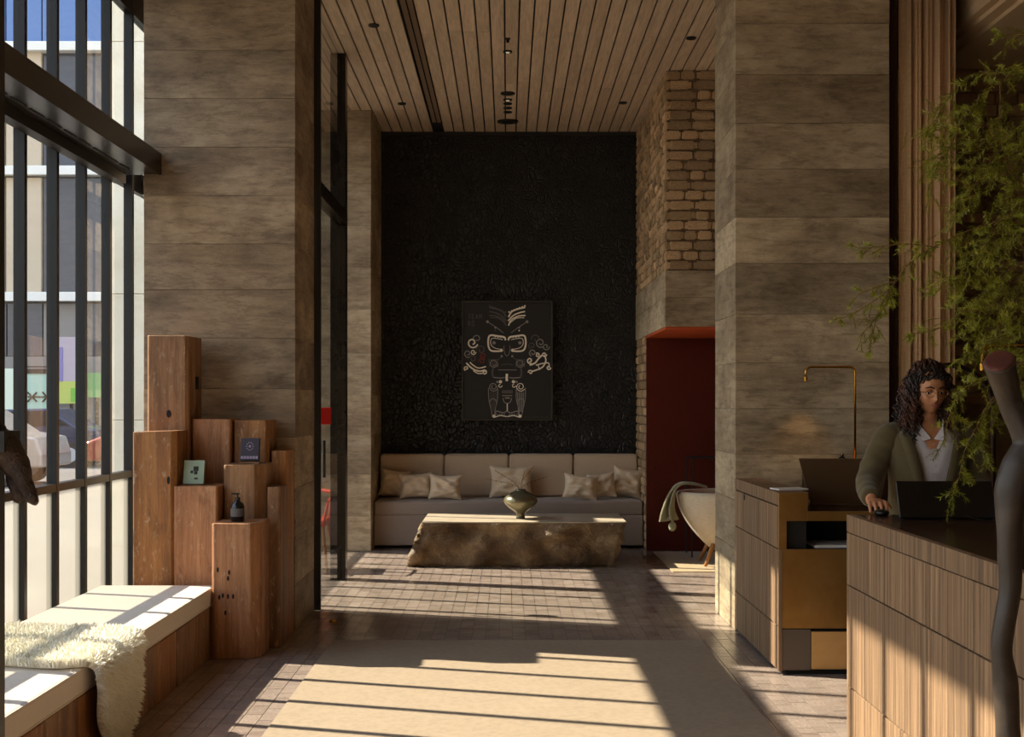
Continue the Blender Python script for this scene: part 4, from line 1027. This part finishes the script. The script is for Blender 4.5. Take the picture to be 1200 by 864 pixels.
# local frame: x right in picture, y away from camera, z up; figure faces -y
def skin_figure():
    b = MB()
    # torso
    def ell(z, rx, ry, cx=0, cy=0, n=20): return [(cx+rx*math.cos(t), cy+ry*math.sin(t), z) for t in [2*PI*i/n for i in range(n)]]
    b.loft([ell(.78, .10, .08), ell(.86, .165, .11), ell(.95, .165, .115), ell(1.04, .135, .095), ell(1.12, .135, .095), ell(1.20, .155, .105, 0, -.01), ell(1.28, .165, .105), ell(1.34, .15, .085), ell(1.385, .09, .065), ell(1.41, .052, .052)])
    # neck
    b.tube([(0, .01, 1.34), (0, 0, 1.42), (.002, -.015, 1.50)], [.062, .053, .052], 14)
    # legs
    for s in (-1, 1):
        b.tube(catmull([(s*.085, 0, .86), (s*.095, -.01, .65), (s*.095, .0, .46), (s*.095, .015, .28), (s*.095, .02, .08)], 4), interp([.095, .078, .052, .052, .035], 4), 12)
        b.tube([(s*.095, .05, .045), (s*.1, -.05, .04), (s*.105, -.15, .025)], [.036, .038, .024], 10)
    b.tube(catmull([(-.165, .01, 1.335), (-.235, .0, 1.22), (-.295, -.07, 1.125), (-.33, -.20, 1.075), (-.345, -.30, 1.055)], 4), interp([.052, .046, .038, .032, .024], 4), 12)
    b.tube(catmull([(.165, .01, 1.335), (.225, .0, 1.22), (.235, -.03, 1.10), (.20, -.20, 1.05), (.15, -.30, 1.04)], 4), interp([.052, .046, .038, .032, .024], 4), 12)
    # hands
    def hand(w, fd, side, z0):
        w = Vector(w); fd = Vector(fd).normalized(); up = Vector((0, 0, 1)); sd = fd.cross(up).normalized()
        Mh = Matrix((sd, fd, up)).transposed()
        b.ball(w+fd*.045+up*.0, .038, .052, .017, 12, 8, Mh)
        for i, (off, ln) in enumerate(((-.029, .062), (-.010, .074), (.010, .070), (.028, .054))):
            o_ = off*side
            p0 = w+fd*.075+sd*o_; p1 = p0+fd*ln*.38+sd*o_*.25+up*.010; p2 = p1+fd*ln*.32-up*.014; p3 = p2+fd*ln*.18-up*.022
            b.tube([w+fd*.04+sd*o_*.8, p0, p1, p2, p3], [.010, .0105, .0098, .009, .0075], 8); b.ball(p3, .0075, .0075, .0075, 8, 6)
        t0 = w+fd*.03-sd*side*.032; t1 = t0+fd*.03-sd*side*.022-up*.004; t2 = t1+fd*.026-sd*side*.006-up*.012
        b.tube([w+fd*.015-sd*side*.015, t0, t1, t2], [.014, .0135, .011, .008], 8); b.ball(t2, .008, .008, .008, 8, 6)
    hand((-.345, -.31, 1.052), (-.06, -1, -.12), 1, 0)
    hand((.15, -.31, 1.04), (-.35, -1, -.05), -1, 0)
    # head
    hc = Vector((0, -.03, 1.548))
    Mh = Euler((math.radians(10), 0, math.radians(6))).to_matrix()
    prof = []
    n_, m_ = 40, 34; rings = []
    for k in range(m_+1):
        t = PI*(k/m_)*.985+.008; z = -math.cos(t); rr = math.sin(t); ring = []
        for i in range(n_):
            a = 2*PI*i/n_; x = math.cos(a)*rr; y = math.sin(a)*rr
            sx = .076; sy = .094; sz = .116
            if z < 0: sx *= 1-.30*(-z)**1.6; sy *= 1-.16*(-z)**1.5
            px, py, pz = x*sx, y*sy, z*sz
            if y < 0:
                u, v = px, pz; f = min(1, -y*1.4)
                py *= (1-.07*f) if z < .4 else 1
                py += f*(-.024*math.exp(-(u/.0105)**2-((v+.022)/.013)**2) - .014*math.exp(-(u/.008)**2-((v-.004)/.02)**2))
                py += f*(-.008*math.exp(-(u/.022)**2-((v+.050)/.012)**2) - .010*math.exp(-(u/.024)**2-((v+.088)/.016)**2))
                for s in (-1, 1): py += f*(.012*math.exp(-((u-s*.031)/.016)**2-((v-.010)/.012)**2) - .006*math.exp(-((u-s*.03)/.02)**2-((v-.032)/.009)**2) - .005*math.exp(-((u-s*.042)/.018)**2-((v+.022)/.018)**2))
            ring.append(hc + Mh @ Vector((px, py, pz)))
        rings.append(ring)
    b.loft(rings)
    for s in (-1, 1): b.ball(hc + Mh @ Vector((s*.076, .012, -.005)), .008, .018, .028, 10, 8, Mh)
    return b, hc, Mh
fb, hc, Mh = skin_figure()
bo_ = fb.build('body', M['skin'], pe, True)
rm = bo_.modifiers.new('r', 'REMESH'); rm.mode = 'VOXEL'; rm.voxel_size = .0042; rm.use_smooth_shade = True
sm_ = bo_.modifiers.new('s', 'SMOOTH'); sm_.factor = .5; sm_.iterations = 3
# face parts
def face(x, y, z): return hc + Mh @ Vector((x, y, z))
for s in (-1, 1):
    MB().ball(face(s*.031, -.0735, .009), .013, .008, .0062, 14, 10, Mh).build('eyeball', M['eye'], pe, True)
    MB().ball(face(s*.031-.002, -.0805, .0065), .0056, .002, .0052, 12, 8, Mh).build('iris', M['iris'], pe, True)
    MB().tube([face(s*.012, -.0905, .030), face(s*.030, -.0895, .037), face(s*.050, -.078, .031)], [.0035, .0042, .002], 6).build('eyebrow', M['hair'], pe)
    MB().tube([face(s*.015, -.081, .0105), face(s*.031, -.0845, .0150), face(s*.047, -.075, .0105)], [.0015, .0022, .0015], 6).build('eyelash', M['hair'], pe)
    MB().tube([face(s*.016, -.079, .015), face(s*.031, -.0825, .0205), face(s*.047, -.073, .015)], [.003, .0052, .003], 8).build('upper_eyelid', M['skin'], pe, True)
    g_ = MB(); g_.tube([face(s*.033+.021*math.cos(t), -.096, .007+.018*math.sin(t)) for t in [2*PI*i/20 for i in range(21)]], .0011, 6); g_.tube([face(s*.054, -.094, .012), face(s*.075, -.02, .008)], .0011, 6); g_.tube([face(s*.012, -.097, .01), face(0, -.104, .011)], .0011, 6)
    g_.build('glasses_rim', M['brass_pipe'], pe)
MB().tube([face(-.024, -.083, -.050), face(-.010, -.0945, -.047), (face(0, -.096, -.0485)), face(.010, -.0945, -.047), face(.024, -.083, -.050)], [.0015, .0042, .0042, .0042, .0015], 8).build('upper_lip', M['lip'], pe, True)
MB().tube([face(-.022, -.083, -.0515), face(0, -.0945, -.057), face(.022, -.083, -.0515)], [.0015, .0052, .0015], 8).build('lower_lip', M['lip'], pe, True)
# hair: cap and many curls
RH = random.Random(5)
hb = MB()
for k in range(1):
    rings = []
    for j in range(12):
        t = j/11; th_ = t*PI*.62
        rings.append([hc + Mh @ Vector((.098*math.sin(th_)*math.cos(a)*1.0, .030+.098*math.sin(th_)*math.sin(a), .012+.128*math.cos(th_))) for a in [2*PI*i/28 for i in range(28)] ])
    # cut the face: shift points in front upward
    out = []
    for r_ in rings:
        rr = []
        for p in r_:
            l = Mh.inverted() @ (p-hc)
            if l.y < -.02 and l.z < .070: l.y = -.012
            rr.append(hc + Mh @ l)
        out.append(rr)
    hb.loft(out, cap=False)
hb.build('hair_cap', M['hair'], pe, True)
cu_ = MB()
def curl_lock(p, L, out, r=.011, R_=.0045, phase=0):
    p = Vector(p); n = int(L/.010); pts = []; out = Vector(out)
    for i in range(n+1):
        t = i/n; a = phase+t*L/.038*2*PI
        c = p + out*(.75*math.sin(min(1, t*1.6)*PI/2)) + Vector((0, 0, -L*t)) + (Vector((0, .0, .02))*math.sin(min(1, t*3)*PI))
        pts.append(c + Vector((math.cos(a), math.sin(a), 0))*r*(.5+.5*min(1, t*2)))
    cu_.tube(pts, [R_*(1-.55*i/n) for i in range(n+1)], 5)
for k in range(340):
    a = RH.uniform(-.28*PI, 1.28*PI)       # angle around the head, front gap left open
    el = RH.uniform(.05, 1.35)
    l = Vector((.092*math.cos(a)*math.sin(el+.12), .024+.092*math.sin(a)*math.sin(el+.12), .012+.125*math.cos(el+.12)))
    p = hc + Mh @ l
    side = math.cos(a); sv = -1 if side < 0 else 1
    if sv < 0: L = RH.uniform(.18, .33)
    else: L = RH.uniform(.14, .27)
    if l.y < -.03 and abs(l.x) < .05: continue
    o_ = Vector((sv*RH.uniform(.005, .05)*(.6+abs(side)), RH.uniform(-.01, .05)*(1 if math.sin(a) > 0 else -.6), RH.uniform(-.0, .01)))
    if abs(side) < .5 and math.sin(a) < 0: continue
    curl_lock(p, L+(.03 if el < .5 else 0), o_, RH.uniform(.007, .014), RH.uniform(.003, .0062), RH.uniform(0, 6))
for k in range(60):          # left side falling over the shoulder
    p = hc + Vector((-.085+RH.uniform(-.02, .015), RH.uniform(-.03, .06), RH.uniform(-.04, .07)))
    curl_lock(p, RH.uniform(.22, .32), (RH.uniform(-.05, -.0), RH.uniform(-.05, .01), 0), RH.uniform(.008, .013), RH.uniform(.003, .006), RH.uniform(0, 6))
cu2 = []
for k in range(90):          # short crown curls
    a = RH.uniform(0, 2*PI); el = RH.uniform(0, 1.0)
    l = Vector((.097*math.cos(a)*math.sin(el), .026+.095*math.sin(a)*math.sin(el), .012+.13*math.cos(el)))
    if l.z < .082 and l.y < -.03: continue
    p = hc + Mh @ l; rr = RH.uniform(.008, .014); ph = RH.uniform(0, 6)
    ax = Vector((RH.uniform(-1, 1), RH.uniform(-1, 1), .3)).normalized(); bx = ax.cross(Vector((0, 0, 1))).normalized()
    cu_.tube([p + ax*(.012*i/4-.02) + (bx*math.cos(ph+i*.9)+Vector((0, 0, 1))*math.sin(ph+i*.9))*rr for i in range(9)], .0045, 5)
for k in range(46):          # curls falling over the forehead line
    t = RH.uniform(-1, 1); p = face(t*.075, -.072+.05*t*t, RH.uniform(.078, .100)-.03*abs(t)); rr = RH.uniform(.006, .010); ph = RH.uniform(0, 6)
    ax = Vector((RH.choice((-1, 1)), RH.uniform(-.2, .2), -.35)).normalized(); bx = ax.cross(Vector((0, 0, 1))).normalized()
    cu_.tube([p + ax*(.011*i/4-.02) + (bx*math.cos(ph+i*.9)+Vector((0, 0, 1))*math.sin(ph+i*.9))*rr for i in range(9)], .004, 5)
tag(cu_.build('hair_curl', M['hair'], pe, True), kind='stuff')
# shirt
def ell2(z, rx, ry, cy=0, n=72, cx=0, e=1.0): return [(cx+rx*math.cos(t), cy+ry*math.sin(t), z) for t in [2*PI*i/n for i in range(n)]]
sh = MB().loft([[(x, y, z-max(0, (z-1.27))*.95*math.exp(-(x/.034)**2)*(1 if y < 0 else 0)) for x, y, z in rg_] for rg_ in [ell2(.84, .172, .122), ell2(.95, .172, .122), ell2(1.04, .145, .106), ell2(1.12, .145, .108), ell2(1.20, .163, .118, -.01), ell2(1.28, .170, .114), ell2(1.335, .155, .095), ell2(1.375, .10, .076), ell2(1.395, .075, .068)]], cap=False).build('shirt', M['shirt'], pe, True)
cb_ = MB()
for s in (-1, 1):
    cb_.v += []; 
    q0 = [(s*.006, -.098, 1.325), (s*.050, -.082, 1.385), (s*.070, -.03, 1.425), (s*.074, -.005, 1.395), (s*.072, -.075, 1.345), (s*.045, -.108, 1.315)]
    b0 = len(cb_.v); cb_.v += q0; cb_.f.append(tuple(b0+i for i in (range(6) if s > 0 else reversed(range(6))))); cb_.fa.append(0)
o = cb_.build('shirt_collar', M['shirt'], pe); m_ = o.modifiers.new('s', 'SOLIDIFY'); m_.thickness = .005
bt = MB()
for i in range(7): bt.ball((0.004, -.127+(.018 if i > 4 else 0)+(.012 if i > 5 else 0)+(.01 if 1 < i < 3 else 0), 1.0+.05*i), .0045, .002, .0045, 8, 6)
bt.box(-.010, .018, -.1195, -.1185, .95, 1.28); bt.build('shirt_button', plain('pearl', lin(190, 184, 188), .3), pe)
# jacket
def jring(z, rx, ry, cy, half, n=40):
    a0 = -PI/2+half; a1 = -PI/2-half+2*PI; row = []
    for i in range(n+1):
        t = a0+(a1-a0)*i/n
        wv = 1+.012*noise.noise(Vector((math.cos(t)*3, math.sin(t)*3, z*14)))*2
        row.append((rx*math.cos(t)*wv, cy+ry*math.sin(t)*wv, z))
    return row
jk = [(.72, .208, .150, 0, .30), (.80, .210, .152, 0, .26), (.88, .200, .146, 0, .22), (.96, .188, .138, 0, .20), (1.02, .178, .132, 0, .22), (1.08, .176, .130, 0, .26), (1.14, .180, .132, -.005, .30), (1.20, .186, .136, -.008, .36), (1.26, .192, .134, -.005, .43), (1.31, .195, .125, 0, .52), (1.345, .185, .112, .005, .62), (1.372, .150, .098, .01, .78), (1.392, .105, .085, .015, 1.0), (1.41, .078, .07, .02, 1.25)]
o = MB().loft([jring(*a) for a in jk], cap=False, closed=False).build('jacket', M['jacket'], pe, True); m_ = o.modifiers.new('s', 'SOLIDIFY'); m_.thickness = .007; sub(o)
for s in (-1, 1):                   # lapels
    li = []; le = []
    for (z, rx, ry, cy, half) in jk[4:12]:
        a = -PI/2+s*half; w_ = .26*math.sin(min(1, (z-1.02)/.26)*PI*.62)+.03
        a2 = -PI/2+s*(half+w_)
        li.append(((rx+.004)*math.cos(a), cy+(ry+.008)*math.sin(a), z)); le.append(((rx+.010)*math.cos(a2), cy+(ry+.014)*math.sin(a2), z-.01))
    o = MB().loft([li, le], cap=False, closed=False).build('lapel', M['jacket'], pe, True); m_ = o.modifiers.new('s', 'SOLIDIFY'); m_.thickness = .005
    pk = MB(); pts_ = [((.203)*math.cos(a), .149*math.sin(a), .905) for a in [-PI/2+s*(.42+.07*i) for i in range(8)]]
    pk.loft([[(x, y-.004, z+dz) for x, y, z in pts_] for dz in (0, -.045)], cap=False, closed=False)
    o = pk.build('pocket_flap', M['jacket'], pe, True); m_ = o.modifiers.new('s', 'SOLIDIFY'); m_.thickness = .005
def sleeve(pts, rad):
    pts = catmull(pts, 6); rad = interp(rad, 6); n = len(pts)
    rad = [r*(1+.045*math.sin(i*1.9)+.03*math.sin(i*3.1+1)) for i, r in enumerate(rad)]
    o = MB().tube(pts, rad, 16).build('sleeve', M['jacket'], pe, True)
    for v in o.data.vertices: v.co += Vector((noise.noise(v.co*22), noise.noise(v.co*22+Vector((4, 4, 4))), noise.noise(v.co*20)))*.006
    sub(o); return o
sleeve([(-.130, .012, 1.345), (-.175, .01, 1.325), (-.235, .0, 1.22), (-.295, -.07, 1.125), (-.33, -.20, 1.078), (-.343, -.285, 1.060)], [.060, .072, .066, .060, .050, .043])
sleeve([(.130, .012, 1.345), (.175, .01, 1.325), (.228, .0, 1.22), (.238, -.03, 1.10), (.20, -.20, 1.055), (.158, -.28, 1.045)], [.060, .072, .066, .060, .050, .043])
tr = MB()
for s in (-1, 1): tr.tube(catmull([(s*.085, 0, .90), (s*.095, -.005, .65), (s*.095, .0, .46), (s*.095, .01, .25), (s*.095, .015, .07)], 4), interp([.105, .095, .078, .078, .075], 4), 14)
tr.build('trousers', M['trouser'], pe, True)
for s in (-1, 1): MB().tube([(s*.095, .06, .04), (s*.1, -.05, .045), (s*.105, -.16, .03)], [.042, .046, .032], 12).build('shoe', M['black'], pe, True)
ms_ = thing('computer_mouse', 'black computer mouse under the receptionist hand', 'mouse', (1.645, 5.635, DZ))
MB().ball((0, 0, .012), .032, .05, .016, 14, 8).build('shell', M['screen_black'], ms_, True)

# ================================================================== OUTSIDE
gd = struct('ground'); MB().box(-60, -2.75, -30, 60, -.14, -.10).build('pavement', mottled('pavement', lin(96, 90, 84), lin(104, 98, 92), lin(112, 106, 100), 1, .8, .1), gd)
ex = thing('concrete_fin', 'pale concrete wall outside the far end of the window', 'wall')
for i, z in enumerate((-.1, 1.3, 2.7, 4.1, 5.5)):
    bev(MB().box(-4.51, XW-.07, 14.2, 14.5, z, z+1.395).build('concrete_lift', M['conc_pale'], ex), .006)
of = thing('office_building', 'grey and beige office block across the street with white floor bands', 'building')
YO = 39.0
band = plain('white_band', lin(214, 212, 206), .6); beige = mottled('beige_cladding', lin(176, 160, 138), lin(184, 168, 146), lin(190, 176, 154), .5, .7, .05)
dglass = plain('dark_window_glass', lin(66, 68, 76), .12, .2); sky_glass = plain('sky_reflection_glass', lin(84, 112, 160), .15, .2); greyc = plain('grey_cladding', lin(126, 122, 118), .6)  # blue of the top-floor windows is sky reflection put into their base colour
MB().box(-34, -4, YO+.3, YO+8, -.1, 24).build('carcass', greyc, of)
for z in (4.55, 8.38, 12.15): bev(MB().box(-34, -4, YO-.25, YO+.3, z, z+.28).build('floor_band', band, of), .02)
x = -34.0; i = 0
pat = 'bbgbbbggbbgg'
while x < -4:
    for fl_, z in enumerate((4.83, 8.66)):
        c = pat[(i*1+fl_*0+4) % 12]
        Z1 = z+3.5
        if c == 'b': MB().box(x+.02, x+1.08, YO, YO+.3, z, Z1).build('cladding_panel', beige, of)
        else:
            w_ = MB().box(x+.02, x+1.08, YO+.1, YO+.3, z, Z1).build('window', dglass, of)
    MB().box(x+.02, x+1.08, YO+.1, YO+.3, 2.9, 4.5).build('window', dglass if i % 3 else greyc, of)
    MB().box(x+.02, x+1.08, YO+.02, YO+.3, 12.45, 16).build('window', sky_glass, of); MB().box(x+.02, x+1.08, YO+.02, YO+.3, 16.1, 20).build('window', sky_glass, of)
    x += 1.1; i += 1
MB().box(-34, -4, YO-.05, YO+.3, 2.0, 2.88).build('spandrel', greyc, of)
def board(nm, x0, x1, y0_, y1_, Y, mat, label, cat='sign'):
    a = P(x0, y1_, Y); b2 = P(x1, y0_, Y)
    t = thing(nm, label, cat, ((a.x+b2.x)/2, Y, 0))
    hw_ = (b2.x-a.x)/2; MB().box(-hw_, hw_, 0, .12, a.z, b2.z).build('panel', mat, t)
    MB().box(-.04, .04, .12, .2, -.1, b2.z).build('support', M['steel'], t)
    return t, hw_, a.z, b2.z
t, hw_, za, zb = board('shop_sign', 31, 62, 438, 480, 37.5, plain('mint', lin(150, 184, 170), .5), 'mint green shop sign with black brush marks across the street')
mk = MB(); zc = za+.35*(zb-za)
for sx in (-.22, .22):
    for a in (.6, 2.5, -.6, -2.5): mk.tube([(sx, -.02, zc), (sx+.17*math.cos(a), -.02, zc+.24*math.sin(a))], .025, 5)
mk.tube([(-.34, -.02, zc), (.34, -.02, zc)], .022, 5); mk.build('brush_marks', M['charcoal_ink'], t)
MB().box(-hw_, hw_, -.03, 0, zb, zb+.14).box(-hw_, hw_, -.03, 0, zb+.18, zb+.22).build('head_strip', M['charcoal_ink'], t)
t, hw_, za, zb = board('poster_wall', 66, 97, 395, 447, 37.4, plain('lilac_poster', lin(172, 158, 168), .5), 'lilac poster panel across the street above a yellow strip', 'poster')
MB().box(-hw_, hw_, -.01, .1, za-.65, za).build('yellow_strip', plain('lime', lin(176, 184, 92), .5), t)
MB().box(hw_*.1, hw_, -.02, .0, za-.6, za-.2).build('green_patch', plain('grass_green', lin(110, 170, 60), .5), t)
MB().box(-hw_, -hw_*.5, -.02, .0, za, zb-.3).build('purple_patch', plain('violet', lin(124, 116, 166), .5), t)
board('green_board', 102, 121, 437, 466, 37.6, plain('board_green', lin(120, 160, 100), .5), 'green board across the street next to the pale wall', 'board')
board('window_poster', 4, 24, 432, 480, 37.6, plain('pale_green', lin(206, 216, 196), .5), 'pale green shop panel across the street at far left', 'board')
def car(x, y, col, label, L=4.3):
    t = thing('car', label, 'car', (x, y, -.1))
    pr = [(-L/2, .35), (-L/2, .75), (-L/2+.35, .88), (-L/4-.1, .95), (-L/8-.1, 1.40), (L/5, 1.44), (L/3+.1, 1.0), (L/2-.1, .92), (L/2, .6), (L/2, .35)]
    b = MB(); b.loft([[(a, yy, z) for a, z in pr] for yy in (0, .06, 1.64, 1.7)][::-1]); bev(b.build('body', plain('car_paint', col, .2, .3), t, False), .05, 3)
    g2 = [(-L/4+.02, .97), (-L/8-.04, 1.35), (L/5-.02, 1.38), (L/3-.05, 1.02)]
    MB().loft([[(a, yy, z) for a, z in g2] for yy in (-.01, .01)][::-1]).build('side_window', M['screen_black'], t)
    for sx in (-L/2+.75, L/2-.75):
        for yy in (0.02, 1.5):
            MB().loft([[(sx+.31*math.cos(a), yy+dd, .31+.31*math.sin(a)) for a in [2*PI*i/20 for i in range(20)]] for dd in (-.04, .2)]).build('wheel', M['black'], t)
            MB().loft([[(sx+.18*math.cos(a), yy+dd, .31+.18*math.sin(a)) for a in [2*PI*i/14 for i in range(14)]] for dd in (-.06, -.03)]).build('hubcap', M['greyp'], t)
car(-12.0, 31.0, lin(52, 58, 78), 'dark blue car parked across the street near the mint sign')
car(-6.75, 27.0, lin(150, 66, 54), 'red car parked nearest the pale outside wall')
car(-10.9, 24.0, lin(150, 142, 134), 'silver white car parked outside the window')

# ------------------------------------------------------------------ sub-parts under their parts
SUBP = {'lens': 'ring', 'emblem': 'cover', 'print_band': 'cover', 'cover_picture': 'cover', 'label_band': 'bottle', 'pump': 'bottle', 'iris': 'eyeball',
        'lapel': 'jacket', 'pocket_flap': 'jacket', 'shirt_collar': 'shirt', 'shirt_button': 'shirt', 'hair_curl': 'hair_cap', 'spout_head': 'pipe',
        'cream_print': 'canvas', 'grey_print': 'canvas', 'dark_grey_print': 'canvas', 'red_print': 'canvas', 'brush_marks': 'panel', 'yellow_strip': 'panel',
        'green_patch': 'panel', 'purple_patch': 'panel', 'head_strip': 'panel', 'press_plate': 'housing', 'nozzle': 'plate', 'slot': 'soffit_plate', 'side_window': 'body'}
for root_ in [o for o in SC.objects if o.parent is None and 'category' in o]:
    kids = list(root_.children); by = {}
    for k_ in kids: by.setdefault(k_.name.split('.')[0], []).append(k_)
    for k_ in kids:
        nm = k_.name.split('.')[0]; tgt = SUBP.get(nm)
        if tgt in by:
            p_ = by[tgt][min(by[nm].index(k_), len(by[tgt])-1)]
            if p_.location.length < 1e-6 and Vector(p_.rotation_euler).length < 1e-6: k_.parent = p_
    if 'piping' in by:
        for k_ in by['piping']: k_.parent = (by.get('cover') or by.get('seat_cushion'))[0]
